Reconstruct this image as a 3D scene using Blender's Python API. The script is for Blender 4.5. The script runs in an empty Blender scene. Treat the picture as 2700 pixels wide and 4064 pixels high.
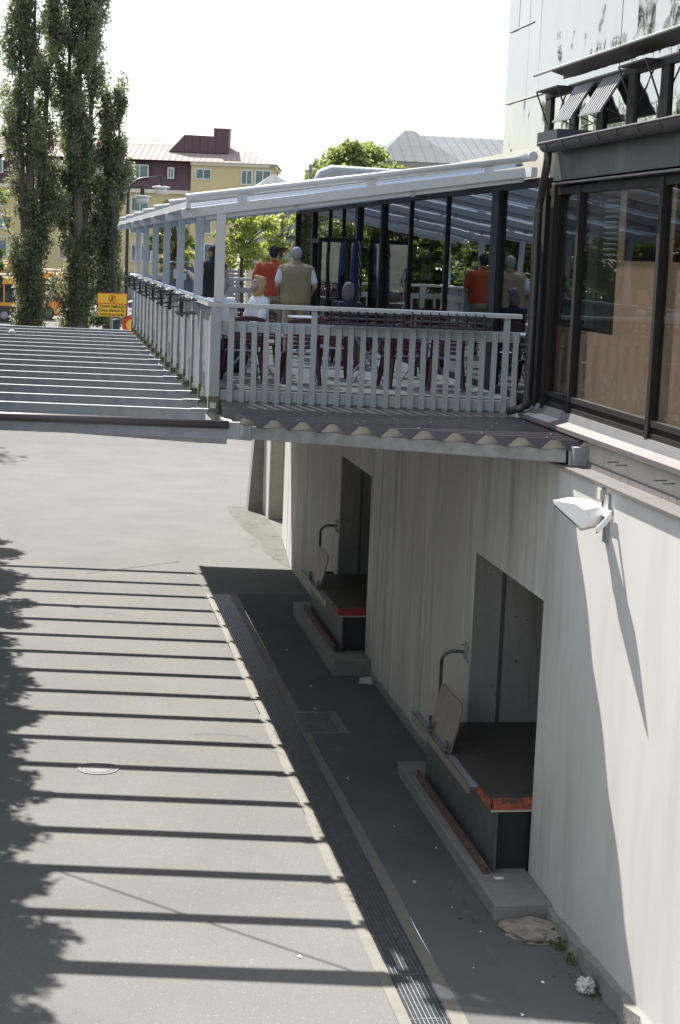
import bpy, bmesh, math, random
import numpy as np
from mathutils import Vector, Matrix
random.seed(7); rng = np.random.default_rng(7)
C = bpy.context.scene.collection
S = bpy.context.scene

# ---------------------------------------------------------------- camera, light, exposure
cam = bpy.data.objects.new('camera', bpy.data.cameras.new('camera')); C.objects.link(cam)
cam.data.sensor_fit = 'VERTICAL'; cam.data.sensor_height = 36.0; cam.data.sensor_width = 24.0
cam.data.lens = 61.017
cam.data.clip_end = 5000; cam.data.clip_start = 0.1
RX = Vector((0.98556, -0.16397, 0.03853)); RD = Vector((0.01420, -0.15111, -0.98841)); RF = Vector((0.16837, 0.97478, -0.14669))
RX = Vector((0.98570, -0.16410, 0.03850))
RF.normalize(); RD = (RD - RF*RD.dot(RF)).normalized(); RX = RD.cross(RF).normalized()
cam.matrix_world = Matrix(((RX.x, -RD.x, -RF.x, 0), (RX.y, -RD.y, -RF.y, 0), (RX.z, -RD.z, -RF.z, 1.7), (0, 0, 0, 1)))
S.camera = cam

SUN = Vector((-1.35, 4.25, 4.95)).normalized()
w = bpy.data.worlds.new('World'); S.world = w; w.use_nodes = True
wn = w.node_tree; wn.nodes.clear()
sky = wn.nodes.new('ShaderNodeTexSky'); sky.sky_type = 'NISHITA'; sky.sun_disc = False
sky.sun_elevation = math.asin(SUN.z); sky.sun_rotation = math.atan2(SUN.x, SUN.y)
sky.air_density = 1.0; sky.dust_density = 1.2; sky.ozone_density = 1.0
tc = wn.nodes.new('ShaderNodeTexCoord'); mp = wn.nodes.new('ShaderNodeMapping'); mp.inputs['Scale'].default_value = (1.0, 1.0, 2.6)
nz = wn.nodes.new('ShaderNodeTexNoise'); nz.inputs['Scale'].default_value = 2.2; nz.inputs['Detail'].default_value = 7; nz.inputs['Roughness'].default_value = .55
rp = wn.nodes.new('ShaderNodeValToRGB'); rp.color_ramp.elements[0].position = .40; rp.color_ramp.elements[1].position = .60
mx = wn.nodes.new('ShaderNodeMix'); mx.data_type = 'RGBA'; mx.inputs['B'].default_value = (9.0, 9.25, 9.6, 1)
bgd = wn.nodes.new('ShaderNodeBackground'); bgd.inputs['Strength'].default_value = 0.062
wo = wn.nodes.new('ShaderNodeOutputWorld')
L = wn.links.new
L(tc.outputs['Generated'], mp.inputs['Vector']); L(mp.outputs['Vector'], nz.inputs['Vector']); L(nz.outputs['Fac'], rp.inputs['Fac'])
L(rp.outputs['Color'], mx.inputs['Factor']); L(sky.outputs['Color'], mx.inputs['A']); L(mx.outputs['Result'], bgd.inputs['Color']); L(bgd.outputs['Background'], wo.inputs['Surface'])
sl = bpy.data.lights.new('sun', 'SUN'); sl.energy = 4.8; sl.angle = math.radians(0.53); sl.color = (1.0, 0.955, 0.88)
so = bpy.data.objects.new('sun', sl); C.objects.link(so)
so.rotation_euler = (-SUN).to_track_quat('-Z', 'Y').to_euler(); so.location = (-20, 60, 60)
S.view_settings.view_transform = 'Standard'; S.view_settings.look = 'None'; S.view_settings.gamma = 1; S.view_settings.use_curve_mapping = False
S.view_settings.exposure = 1.55
S.cycles.max_bounces = 10; S.cycles.transparent_max_bounces = 16; S.cycles.glossy_bounces = 6

# ---------------------------------------------------------------- materials
def mat(name, col, rough=.7, metal=0., var=.0, scale=3., stretch=(1, 1, 1), col2=None, bump=0., bscale=40., spec=.5, fine=0., patches=None, streak=None, trans=0.):
    m = bpy.data.materials.new(name); m.use_nodes = True
    t = m.node_tree; n = t.nodes; l = t.links.new
    b = n['Principled BSDF']
    b.inputs['Base Color'].default_value = (*col, 1); b.inputs['Roughness'].default_value = rough; b.inputs['Metallic'].default_value = metal
    b.inputs['Specular IOR Level'].default_value = spec
    co = n.new('ShaderNodeTexCoord'); src = co.outputs['Object']
    def noise(sc, det=5, st=(1, 1, 1), ro=.6):
        mpn = n.new('ShaderNodeMapping'); mpn.inputs['Scale'].default_value = st; l(src, mpn.inputs['Vector'])
        q = n.new('ShaderNodeTexNoise'); q.inputs['Scale'].default_value = sc; q.inputs['Detail'].default_value = det; q.inputs['Roughness'].default_value = ro
        l(mpn.outputs['Vector'], q.inputs['Vector']); return q.outputs['Fac']
    def ramp(f, a, bb):
        r = n.new('ShaderNodeMapRange'); r.inputs['From Min'].default_value = a; r.inputs['From Max'].default_value = bb; l(f, r.inputs['Value']); return r.outputs['Result']
    cur = None
    def mixto(fac, c2):
        nonlocal cur
        x = n.new('ShaderNodeMix'); x.data_type = 'RGBA'
        if cur is None: x.inputs['A'].default_value = (*col, 1)
        else: l(cur, x.inputs['A'])
        x.inputs['B'].default_value = (*c2, 1); l(fac, x.inputs['Factor']); cur = x.outputs['Result']
    if var > 0 or col2:
        c2 = col2 or tuple(max(0, c*(1-var)) for c in col)
        mixto(ramp(noise(scale, 6, stretch), .35, .7), c2)
    if fine > 0:
        f = ramp(noise(bscale*2.2, 2), .3, .7)
        mixto(f, tuple(c*(1-fine) for c in col))
    if patches:
        for (sc, st, a, bb, c2) in patches: mixto(ramp(noise(sc, 6, st), a, bb), c2)
    if cur is not None: l(cur, b.inputs['Base Color'])
    if bump > 0:
        bn = n.new('ShaderNodeBump'); bn.inputs['Strength'].default_value = bump; bn.inputs['Distance'].default_value = .02
        l(noise(bscale, 4), bn.inputs['Height']); l(bn.outputs['Normal'], b.inputs['Normal'])
    return m

def schlick(n, l, f0, pw=5.0):
    g = n.new('ShaderNodeNewGeometry'); d = n.new('ShaderNodeVectorMath'); d.operation = 'DOT_PRODUCT'
    l(g.outputs['Normal'], d.inputs[0]); l(g.outputs['Incoming'], d.inputs[1])
    a = n.new('ShaderNodeMath'); a.operation = 'ABSOLUTE'; l(d.outputs['Value'], a.inputs[0])
    b = n.new('ShaderNodeMath'); b.operation = 'SUBTRACT'; b.inputs[0].default_value = 1; l(a.outputs[0], b.inputs[1])
    p = n.new('ShaderNodeMath'); p.operation = 'POWER'; l(b.outputs[0], p.inputs[0]); p.inputs[1].default_value = pw
    m = n.new('ShaderNodeMath'); m.operation = 'MULTIPLY_ADD'; l(p.outputs[0], m.inputs[0]); m.inputs[1].default_value = 1-f0; m.inputs[2].default_value = f0
    return m.outputs[0]
def glass(name, tint=(.75, .8, .78), ior=1.75, wav=.0, wsc=.5, rough=.0, pw=5.0):
    m = bpy.data.materials.new(name); m.use_nodes = True
    t = m.node_tree; n = t.nodes; l = t.links.new; n.clear()
    o = n.new('ShaderNodeOutputMaterial'); mixs = n.new('ShaderNodeMixShader'); tr = n.new('ShaderNodeBsdfTransparent'); gl = n.new('ShaderNodeBsdfGlossy')
    tr.inputs['Color'].default_value = (*tint, 1); gl.inputs['Roughness'].default_value = rough
    l(schlick(n, l, ior, pw), mixs.inputs['Fac']); l(tr.outputs['BSDF'], mixs.inputs[1]); l(gl.outputs['BSDF'], mixs.inputs[2]); l(mixs.outputs['Shader'], o.inputs['Surface'])
    if wav > 0:
        co = n.new('ShaderNodeTexCoord'); q = n.new('ShaderNodeTexNoise'); q.inputs['Scale'].default_value = wsc; q.inputs['Detail'].default_value = 1.5
        bn = n.new('ShaderNodeBump'); bn.inputs['Strength'].default_value = 1; bn.inputs['Distance'].default_value = wav
        l(co.outputs['Object'], q.inputs['Vector']); l(q.outputs['Fac'], bn.inputs['Height']); l(bn.outputs['Normal'], gl.inputs['Normal'])
    return m

def leafmat(name, c1, c2, tr=.45):
    m = bpy.data.materials.new(name); m.use_nodes = True
    t = m.node_tree; n = t.nodes; l = t.links.new; n.clear()
    o = n.new('ShaderNodeOutputMaterial'); d = n.new('ShaderNodeBsdfPrincipled'); tl = n.new('ShaderNodeBsdfTranslucent'); ms = n.new('ShaderNodeMixShader')
    g = n.new('ShaderNodeNewGeometry'); mxx = n.new('ShaderNodeMix'); mxx.data_type = 'RGBA'
    mxx.inputs['A'].default_value = (*c1, 1); mxx.inputs['B'].default_value = (*c2, 1)
    l(g.outputs['Random Per Island'], mxx.inputs['Factor']); l(mxx.outputs['Result'], d.inputs['Base Color'])
    hs = n.new('ShaderNodeHueSaturation'); hs.inputs['Value'].default_value = 1.5; hs.inputs['Saturation'].default_value = 1.15; hs.inputs['Hue'].default_value = .485
    l(mxx.outputs['Result'], hs.inputs['Color']); l(hs.outputs['Color'], tl.inputs['Color'])
    d.inputs['Roughness'].default_value = .38; d.inputs['Specular IOR Level'].default_value = .6
    ms.inputs['Fac'].default_value = tr; l(d.outputs['BSDF'], ms.inputs[1]); l(tl.outputs['BSDF'], ms.inputs[2]); l(ms.outputs['Shader'], o.inputs['Surface'])
    return m

M = {}
M['asphalt'] = mat('asphalt', (.19, .19, .185), 1., spec=.0, var=.22, scale=.7, bump=.25, bscale=55, fine=.28, patches=[(.35, (1, .35, 1), .52, .8, (.155, .155, .15)), (2.5, (1.5, .5, 1), .66, .95, (.21, .207, .20)), (1.7, (1, .45, 1), .66, .74, (.14, .138, .13)), (28., (1, 1, 1), .54, .66, (.150, .150, .146)), (45., (1, 1, 1), .63, .69, (.29, .29, .28))])
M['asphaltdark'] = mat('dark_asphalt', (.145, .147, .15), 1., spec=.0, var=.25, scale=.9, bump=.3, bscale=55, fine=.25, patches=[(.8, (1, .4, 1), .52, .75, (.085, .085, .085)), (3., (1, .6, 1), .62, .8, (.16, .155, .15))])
M['apron'] = mat('worn_apron', (.165, .16, .15), 1., spec=.0, var=.35, scale=1.6, bump=.4, bscale=30, fine=.2, patches=[(3.5, (1, 1, 1), .60, .68, (.085, .08, .075))])
M['kerbconc'] = mat('drain_concrete', (.18, .172, .152), .85, var=.3, scale=6, bump=.3, bscale=40, fine=.2)
M['wall'] = mat('cast_concrete', (.56, .555, .535), .85, var=.15, scale=1.6, stretch=(1, 1, .16), bump=.035, bscale=22, fine=.08,
    patches=[(4.2, (1, 1, .09), .46, .66, (.25, .248, .225)), (11., (1, 1, .22), .655, .70, (.17, .165, .15)), (.45, (1, 1, .5), .42, .62, (.42, .41, .385))])
def zone(m):      # wall colour blends along Y: streaked darker concrete far off, smooth paler concrete near
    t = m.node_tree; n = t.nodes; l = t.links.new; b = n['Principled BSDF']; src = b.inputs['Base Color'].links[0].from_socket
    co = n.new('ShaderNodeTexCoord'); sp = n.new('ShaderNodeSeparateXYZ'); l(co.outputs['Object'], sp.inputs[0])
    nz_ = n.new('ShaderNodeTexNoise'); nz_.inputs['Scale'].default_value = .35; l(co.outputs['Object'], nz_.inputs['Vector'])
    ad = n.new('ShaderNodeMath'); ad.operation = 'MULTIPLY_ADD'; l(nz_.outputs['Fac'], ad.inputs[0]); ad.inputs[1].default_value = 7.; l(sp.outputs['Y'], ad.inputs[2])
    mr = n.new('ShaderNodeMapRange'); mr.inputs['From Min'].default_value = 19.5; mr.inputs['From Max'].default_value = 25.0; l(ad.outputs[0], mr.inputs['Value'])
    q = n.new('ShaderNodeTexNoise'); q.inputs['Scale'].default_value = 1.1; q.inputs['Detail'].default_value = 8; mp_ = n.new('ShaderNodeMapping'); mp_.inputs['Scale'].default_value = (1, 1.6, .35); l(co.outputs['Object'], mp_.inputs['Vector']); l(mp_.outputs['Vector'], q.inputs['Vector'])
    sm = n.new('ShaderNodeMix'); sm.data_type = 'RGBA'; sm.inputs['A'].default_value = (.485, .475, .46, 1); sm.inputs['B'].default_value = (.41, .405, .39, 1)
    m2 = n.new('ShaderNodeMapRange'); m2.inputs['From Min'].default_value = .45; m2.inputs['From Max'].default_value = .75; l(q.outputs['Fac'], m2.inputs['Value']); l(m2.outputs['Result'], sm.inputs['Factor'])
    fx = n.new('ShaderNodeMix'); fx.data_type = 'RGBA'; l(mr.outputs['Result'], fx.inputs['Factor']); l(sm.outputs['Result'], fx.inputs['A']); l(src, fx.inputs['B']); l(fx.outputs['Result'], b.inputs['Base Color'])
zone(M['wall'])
M['wallup'] = mat('upper_concrete', (.42, .405, .35), .85, var=.3, scale=2.5, stretch=(1, 1, .4), bump=.25, bscale=45, fine=.15, patches=[(6., (1, 1, .15), .58, .8, (.25, .24, .20))])
M['dirtyconc'] = mat('dirty_concrete', (.24, .235, .22), .9, var=.4, scale=4, bump=.4, bscale=25, fine=.2)
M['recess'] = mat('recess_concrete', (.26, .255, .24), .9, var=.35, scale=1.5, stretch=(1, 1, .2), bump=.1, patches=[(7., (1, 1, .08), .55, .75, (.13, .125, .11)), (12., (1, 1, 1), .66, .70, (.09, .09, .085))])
M['galv'] = mat('galvanised_steel', (.31, .335, .36), .48, metal=.3, var=.25, scale=6, col2=(.24, .26, .28), bump=.03, bscale=30, patches=[(1.2, (1, 1, 1), .5, .8, (.26, .285, .31))])
M['galvdk'] = mat('weathered_steel', (.30, .31, .30), .6, metal=.3, var=.4, scale=7, col2=(.2, .21, .19), bump=.1, bscale=30)
M['beamtop'] = M['galv']
M['white'] = mat('white_paint', (.47, .495, .515), .5, var=.12, scale=5, fine=.04, bump=.03, bscale=20)
M['wood'] = mat('painted_wood', (.33, .355, .375), .65, var=.22, scale=5, stretch=(1, 1, .3), fine=.08, bump=.12, bscale=30, patches=[(9., (1, 1, .35), .60, .8, (.33, .35, .33))])
M['rail'] = mat('rail_wood', (.42, .435, .435), .65, var=.2, scale=4, fine=.06, bump=.1, patches=[(8., (1, 1, 1), .6, .78, (.38, .38, .27))])
M['moss'] = mat('mossy_post_foot', (.17, .17, .11), .9, var=.5, scale=14, bump=.3)
M['sticker'] = mat('pale_label', (.55, .55, .53), .6, var=.2, scale=30)
M['brown'] = mat('brown_sheet_metal', (.075, .066, .066), .42, var=.2, scale=3, spec=.6)
M['corr'] = mat('brown_corrugated_paint', (.050, .040, .050), .27, var=.2, scale=4, spec=.6)
M['cream'] = mat('cream_lacquer', (.40, .385, .33), .6, var=.15, scale=6)
M['darkframe'] = mat('dark_bronze_frame', (.020, .018, .017), .6, var=.2, scale=6, spec=.2)
M['fascia'] = mat('fascia_sheet', (.050, .058, .055), .5, var=.35, scale=1.4, stretch=(1, 1, .35), spec=.5, patches=[(3., (1, 1, .3), .5, .8, (.085, .095, .085))])
M['gutter'] = mat('gutter_metal', (.050, .044, .043), .35, var=.15, scale=5, spec=.6)
M['sillmetal'] = mat('sill_sheet', (.125, .113, .11), .45, var=.15, scale=3, fine=.05, metal=.0)
M['flash'] = mat('zinc_flashing', (.22, .22, .225), .42, metal=.5, var=.2, scale=5)
M['panelbrown'] = mat('brown_window_board', (.235, .145, .10), .6, var=.12, scale=.8, stretch=(1, 1, .6))
M['glass'] = glass('window_glass', (.90, .92, .90), .045, .0025, .8, pw=7.0)
M['glasst'] = glass('terrace_glass', (.50, .55, .52), .42, .0035, .7)
M['mirror'] = mat('mirror_panel', (.375, .38, .37), .035, metal=1.0, var=.06, scale=.4)
mt = M['mirror'].node_tree
q_ = mt.nodes.new('ShaderNodeTexNoise'); q_.inputs['Scale'].default_value = .9; q_.inputs['Detail'].default_value = 2
b_ = mt.nodes.new('ShaderNodeBump'); b_.inputs['Distance'].default_value = .02; b_.inputs['Strength'].default_value = 1
c_ = mt.nodes.new('ShaderNodeTexCoord'); mt.links.new(c_.outputs['Object'], q_.inputs['Vector']); mt.links.new(q_.outputs['Fac'], b_.inputs['Height']); mt.links.new(b_.outputs['Normal'], mt.nodes['Principled BSDF'].inputs['Normal'])
M['joint'] = mat('panel_joint', (.030, .028, .026), .6, spec=.2)
M['interior'] = mat('dim_interior', (.24, .25, .23), .8, var=.3, scale=1)
M['intfloor'] = mat('interior_floor', (.09, .075, .06), .6)
M['black'] = mat('black_plastic', (.02, .02, .022), .4)
M['steelblk'] = mat('blackened_steel', (.07, .08, .08), .5, metal=.3, var=.4, scale=6, col2=(.11, .12, .12))
M['plate'] = mat('scuffed_steel_plate', (.22, .205, .18), .5, metal=.45, var=.35, scale=5, col2=(.13, .125, .115), fine=.1)
M['deckplate'] = mat('leveller_deck', (.06, .055, .05), .6, var=.3, scale=4, bump=.1, bscale=60)
M['rust'] = mat('rusty_angle', (.12, .075, .055), .8, var=.5, scale=8, col2=(.06, .045, .04))
M['orange'] = mat('orange_paint_worn', (.36, .075, .035), .6, var=.2, scale=5, patches=[(9., (1, 1, 1), .50, .55, (.08, .05, .04))])
M['red'] = mat('red_paint_worn', (.24, .02, .02), .6, var=.2, scale=5, patches=[(7., (1, 1, 1), .55, .6, (.06, .04, .04))])
M['chair'] = mat('maroon_plastic', (.062, .012, .018), .34, var=.12, scale=4)
M['table'] = mat('white_table_top', (.7, .7, .7), .4, var=.06, scale=4)
M['floor'] = mat('terrace_floor', (.17, .16, .14), .8, var=.2, scale=2, fine=.1)
M['board'] = mat('grey_board', (.16, .17, .20), .7, var=.1, scale=4)
M['paper'] = mat('paper', (.72, .71, .68), .8, var=.08, scale=20)
M['news'] = mat('printed_paper', (.5, .5, .49), .8, patches=[(30., (1, 1, 1), .5, .58, (.34, .34, .35))])
M['skin'] = mat('skin', (.44, .28, .21), .55, var=.08, scale=14)
M['barkpale'] = mat('pale_bark', (.15, .135, .115), .9, var=.5, scale=9, stretch=(1, 1, .25), bump=.5, bscale=15)
M['bark'] = mat('bark', (.075, .06, .045), .9, var=.4, scale=9, bump=.4, bscale=20)
M['poplar'] = leafmat('poplar_leaves', (.125, .142, .088), (.21, .23, .14), .50)
M['young'] = leafmat('young_leaves', (.17, .21, .06), (.26, .31, .10), .55)
M['maple'] = leafmat('maple_leaves', (.125, .165, .055), (.20, .245, .095), .5)
M['hedge'] = leafmat('dark_tree_leaves', (.045, .070, .025), (.09, .125, .042), .4)
M['yellow'] = mat('yellow_stucco', (.50, .425, .235), .9, var=.1, scale=.5, fine=.05)
M['purple'] = mat('plum_sheet_cladding', (.085, .045, .055), .6, var=.15, scale=.6)
M['pinkroof'] = mat('pale_red_roof', (.33, .27, .26), .9, spec=.1, var=.12, scale=.3, stretch=(4, 1, 1))
M['eave'] = mat('pale_cornice', (.52, .50, .42), .8, var=.1, scale=1)
M['winframe'] = mat('pale_blue_window_frame', (.50, .55, .56), .5)
M['winpane'] = mat('far_window_pane', (.16, .21, .22), .08, var=.5, scale=.5, spec=.8)
M['shopgrey'] = mat('shop_base', (.22, .21, .19), .8, var=.3, scale=.5)
M['shopdark'] = mat('shop_dark', (.035, .035, .035), .4)
M['greyroof'] = mat('grey_metal_roof', (.165, .18, .195), .9, spec=.1, var=.15, scale=.3, stretch=(1, 4, 1))
M['busyellow'] = mat('bus_yellow', (.66, .30, .04), .35, var=.06, scale=2)
M['busdark'] = mat('bus_dark', (.035, .035, .035), .4)
M['busglass'] = mat('bus_glass', (.025, .03, .035), .05, spec=.9)
M['pink'] = mat('pink_vinyl', (.62, .05, .13), .5)
M['signyellow'] = mat('sign_yellow', (.75, .45, .02), .45, var=.05, scale=5)
M['signred'] = mat('sign_red', (.55, .035, .02), .45)
M['signblack'] = mat('sign_black', (.02, .018, .015), .5)
M['lampgreen'] = mat('dark_green_post', (.022, .034, .036), .5, var=.3, scale=3)
M['lampglass'] = mat('lamp_bowl', (.62, .62, .60), .25)
M['floodwhite'] = mat('floodlight_white', (.78, .78, .77), .4, var=.05, scale=6)
M['tint'] = glass('lens_glass', (.6, .6, .6), .05)
M['moss2'] = leafmat('weeds', (.05, .09, .015), (.10, .15, .03), .3)
M['rock'] = mat('broken_concrete', (.30, .275, .23), .9, var=.5, scale=6, bump=1., bscale=12, patches=[(5., (1, 1, 1), .6, .7, (.22, .13, .06))])
M['navy'] = mat('navy_sheet', (.018, .022, .032), .45)
M['bluecloth'] = mat('blue_parasol_cloth', (.015, .03, .10), .8)
M['iron'] = mat('cast_iron', (.11, .11, .11), .55, metal=.5, var=.3, scale=20)
M['grate'] = mat('grating_steel', (.30, .31, .33), .42, metal=.7, var=.3, scale=9)
M['void'] = mat('drain_trough', (.03, .03, .03), .9)
# roof sheets: clear bluish corrugated plastic
def plastic(name):
    m = bpy.data.materials.new(name); m.use_nodes = True
    t = m.node_tree; n = t.nodes; l = t.links.new; n.clear()
    o = n.new('ShaderNodeOutputMaterial'); tr = n.new('ShaderNodeBsdfTransparent'); tl = n.new('ShaderNodeBsdfTranslucent'); gl = n.new('ShaderNodeBsdfGlossy')
    a = n.new('ShaderNodeMixShader'); b = n.new('ShaderNodeMixShader'); 
    tr.inputs['Color'].default_value = (.42, .50, .63, 1); tl.inputs['Color'].default_value = (.12, .16, .24, 1); gl.inputs['Roughness'].default_value = .15
    a.inputs['Fac'].default_value = .6; l(tr.outputs[0], a.inputs[1]); l(tl.outputs[0], a.inputs[2])
    l(schlick(n, l, .04), b.inputs['Fac']); l(a.outputs[0], b.inputs[1]); l(gl.outputs[0], b.inputs[2]); l(b.outputs[0], o.inputs['Surface'])
    return m
M['sheet'] = plastic('clear_blue_sheet')
def cloth(name, c): M[name] = mat(name, c, .85, var=.12, scale=12, bump=1., bscale=7)
cloth('orange_cotton', (.52, .085, .035)); cloth('tan_quilt', (.34, .265, .15)); cloth('white_cotton', (.72, .72, .74)); cloth('dark_vest_cloth', (.022, .024, .03)); cloth('navy_cloth', (.013, .016, .03)); cloth('beige_trousers', (.34, .28, .2)); cloth('dark_trousers', (.04, .042, .055)); cloth('cream_sleeve', (.5, .43, .33))
M['hairdark'] = mat('dark_hair', (.022, .018, .016), .6, var=.4, scale=40, bump=.5, bscale=60)
M['hairgrey'] = mat('grey_hair', (.42, .41, .40), .6, var=.4, scale=40, bump=.5, bscale=60)
M['hairdull'] = mat('dull_grey_hair', (.17, .16, .15), .7, var=.5, scale=40, bump=.5, bscale=60)
M['hairblond'] = mat('blond_hair', (.55, .36, .15), .5, var=.4, scale=40, bump=.5, bscale=60)
M['eye'] = mat('eye', (.05, .04, .03), .2)

# ---------------------------------------------------------------- mesh helpers
class MB:
    def __init__(s): s.v = []; s.f = []
    def add(s, vs, fs):
        k = len(s.v); s.v += [tuple(p) for p in vs]; s.f += [tuple(i+k for i in q) for q in fs]; return s
    def box(s, x0, x1, y0, y1, z0, z1):
        return s.add([(x0, y0, z0), (x1, y0, z0), (x1, y1, z0), (x0, y1, z0), (x0, y0, z1), (x1, y0, z1), (x1, y1, z1), (x0, y1, z1)],
                     [(3, 2, 1, 0), (4, 5, 6, 7), (0, 1, 5, 4), (1, 2, 6, 5), (2, 3, 7, 6), (3, 0, 4, 7)])
    def bar(s, p, q, w, h, up=(0, 0, 1)):      # box from p to q, width w (sideways), height h (along up)
        p = Vector(p); q = Vector(q); d = (q-p).normalized(); up = Vector(up); sd = d.cross(up)
        if sd.length < 1e-5: sd = d.cross(Vector((0, 1, 0)))
        sd.normalize(); u = sd.cross(d).normalized(); a = sd*w/2; b = u*h/2
        return s.add([p-a-b, p+a-b, p+a+b, p-a+b, q-a-b, q+a-b, q+a+b, q-a+b], [(0, 1, 2, 3), (7, 6, 5, 4), (0, 4, 5, 1), (1, 5, 6, 2), (2, 6, 7, 3), (3, 7, 4, 0)])
    def prism(s, poly, vec):                   # extrude a planar polygon
        n = len(poly); vec = Vector(vec)
        vs = [Vector(p) for p in poly] + [Vector(p)+vec for p in poly]
        return s.add(vs, [tuple(range(n-1, -1, -1)), tuple(range(n, 2*n))] + [(i, (i+1) % n, n+(i+1) % n, n+i) for i in range(n)])
    def tube(s, pts, r, n=10, cap=True):
        pts = [Vector(p) for p in pts]; rs = r if isinstance(r, (list, tuple)) else [r]*len(pts); k = len(s.v); ref = None
        for i, p in enumerate(pts):
            d = (pts[min(i+1, len(pts)-1)] - pts[max(i-1, 0)]).normalized()
            if ref is None: ref = Vector((0, 0, 1)) if abs(d.z) < .9 else Vector((1, 0, 0))
            a = d.cross(ref).normalized(); b = a.cross(d).normalized(); ref = b
            for j in range(n):
                t = 2*math.pi*j/n; s.v.append(tuple(p + a*math.cos(t)*rs[i] + b*math.sin(t)*rs[i]))
        for i in range(len(pts)-1):
            for j in range(n): s.f.append((k+i*n+j, k+i*n+(j+1) % n, k+(i+1)*n+(j+1) % n, k+(i+1)*n+j))
        if cap:
            s.f.append(tuple(k+j for j in range(n-1, -1, -1))); s.f.append(tuple(k+(len(pts)-1)*n+j for j in range(n)))
        return s
    def ell(s, c, r, n=14, m=9):
        c = Vector(c); k = len(s.v)
        for i in range(m+1):
            t = math.pi*i/m
            for j in range(n):
                u = 2*math.pi*j/n; s.v.append((c.x+r[0]*math.sin(t)*math.cos(u), c.y+r[1]*math.sin(t)*math.sin(u), c.z+r[2]*math.cos(t)))
        for i in range(m):
            for j in range(n): s.f.append((k+i*n+j, k+(i+1)*n+j, k+(i+1)*n+(j+1) % n, k+i*n+(j+1) % n))
        return s
    def quad(s, a, b, c, d): return s.add([a, b, c, d], [(0, 1, 2, 3)])
    def mesh(s, name, m, smooth=False):
        me = bpy.data.meshes.new(name); me.from_pydata(s.v, [], s.f); me.validate()
        bm = bmesh.new(); bm.from_mesh(me); bmesh.ops.recalc_face_normals(bm, faces=bm.faces); bm.to_mesh(me); bm.free()
        if m: me.materials.append(m)
        if smooth: me.polygons.foreach_set('use_smooth', [True]*len(me.polygons))
        return me
    def build(s, name, m, parent=None, smooth=False, bevel=0., kind=None):
        return link(name, s.mesh(name, m, smooth), parent, bevel, kind)

def link(name, me, parent=None, bevel=0., kind=None, loc=None, rz=0):
    o = bpy.data.objects.new(name, me); C.objects.link(o)
    if parent is not None:
        o.parent = parent
        if loc is None: o.matrix_parent_inverse = parent_inv(parent)
    if loc is not None: o.location = loc
    if rz: o.rotation_euler = (0, 0, rz)
    if bevel > 0:
        b = o.modifiers.new('bevel', 'BEVEL'); b.width = bevel; b.segments = 2; b.limit_method = 'ANGLE'
    if kind: o['kind'] = kind
    return o
BASE = {}
def parent_inv(p):
    return Matrix.Translation(-BASE.get(p.name, Vector((0, 0, 0))))
def thing(name, label, cat, loc=(0, 0, 0), group=None):
    o = bpy.data.objects.new(name, None); C.objects.link(o); o.location = loc; o.empty_display_size = .2
    BASE[o.name] = Vector(loc); o['label'] = label; o['category'] = cat
    if group: o['group'] = group
    return o
def tag(o, label, cat, group=None):
    o['label'] = label; o['category'] = cat
    if group: o['group'] = group
    return o
def dup(root, loc, rz=0, label=None, group=None):
    r = root.copy(); C.objects.link(r); r.location = loc; r.rotation_euler = (0, 0, rz)
    if label: r['label'] = label
    if group: r['group'] = group
    for ch in list(root.children):
        c = ch.copy(); C.objects.link(c); c.parent = r
        for g in list(ch.children):
            d = g.copy(); C.objects.link(d); d.parent = c
    return r
def local_thing(name, label, cat, group=None):      # parts given in local coordinates, moved afterwards
    return thing(name, label, cat, (0, 0, 0), group)

SL = -.175                                          # terrace, beams and canopy stand askew to the wall
U = Vector((1, SL, 0)).normalized(); N = Vector((-SL, 1, 0)).normalized()
ANG = math.atan(SL)
G = -5.3
FX, FY = 2.04, 21.55                                # front left corner of the terrace
def front(x, off=0.): return FY + SL*(x-FX) + off

# ---------------------------------------------------------------- ground
WX = 5.47
def ground():
    prof = [(-60, G), (56, G), (60, -5.15), (66, -4.7), (72, -4.2), (78, -3.9), (84, -3.8), (140, -3.8), (400, -3.8), (3000, -3.8)]
    xs = [-2500, -300, -60, -20, 3.30, 300, 2500]
    me = MB()
    # a slot is left for the drainage channel
    me2 = []
    def strip(x0, x1, pr):
        b = MB()
        for (y0, z0), (y1, z1) in zip(pr[:-1], pr[1:]): me.quad((x0, y0, z0), (x1, y0, z0), (x1, y1, z1), (x0, y1, z1))
    strip(-2500, 3.30, prof); strip(WX+.3, 2500, prof); strip(3.94, WX+.3, [(34.95, G)] + prof[1:]); strip(3.94, WX+.3, [(-60, G), (-20, G)])
    dk = MB(); n0 = len(me.v)
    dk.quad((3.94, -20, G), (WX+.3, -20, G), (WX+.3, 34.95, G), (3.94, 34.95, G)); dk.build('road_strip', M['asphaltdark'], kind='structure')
    strip(3.30, 3.94, [(34.95, G)] + prof[1:])
    strip(3.30, 3.94, [(-60, G), (-20, G)])
    o = me.build('ground', M['asphalt'], kind='structure')
ground()

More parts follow.
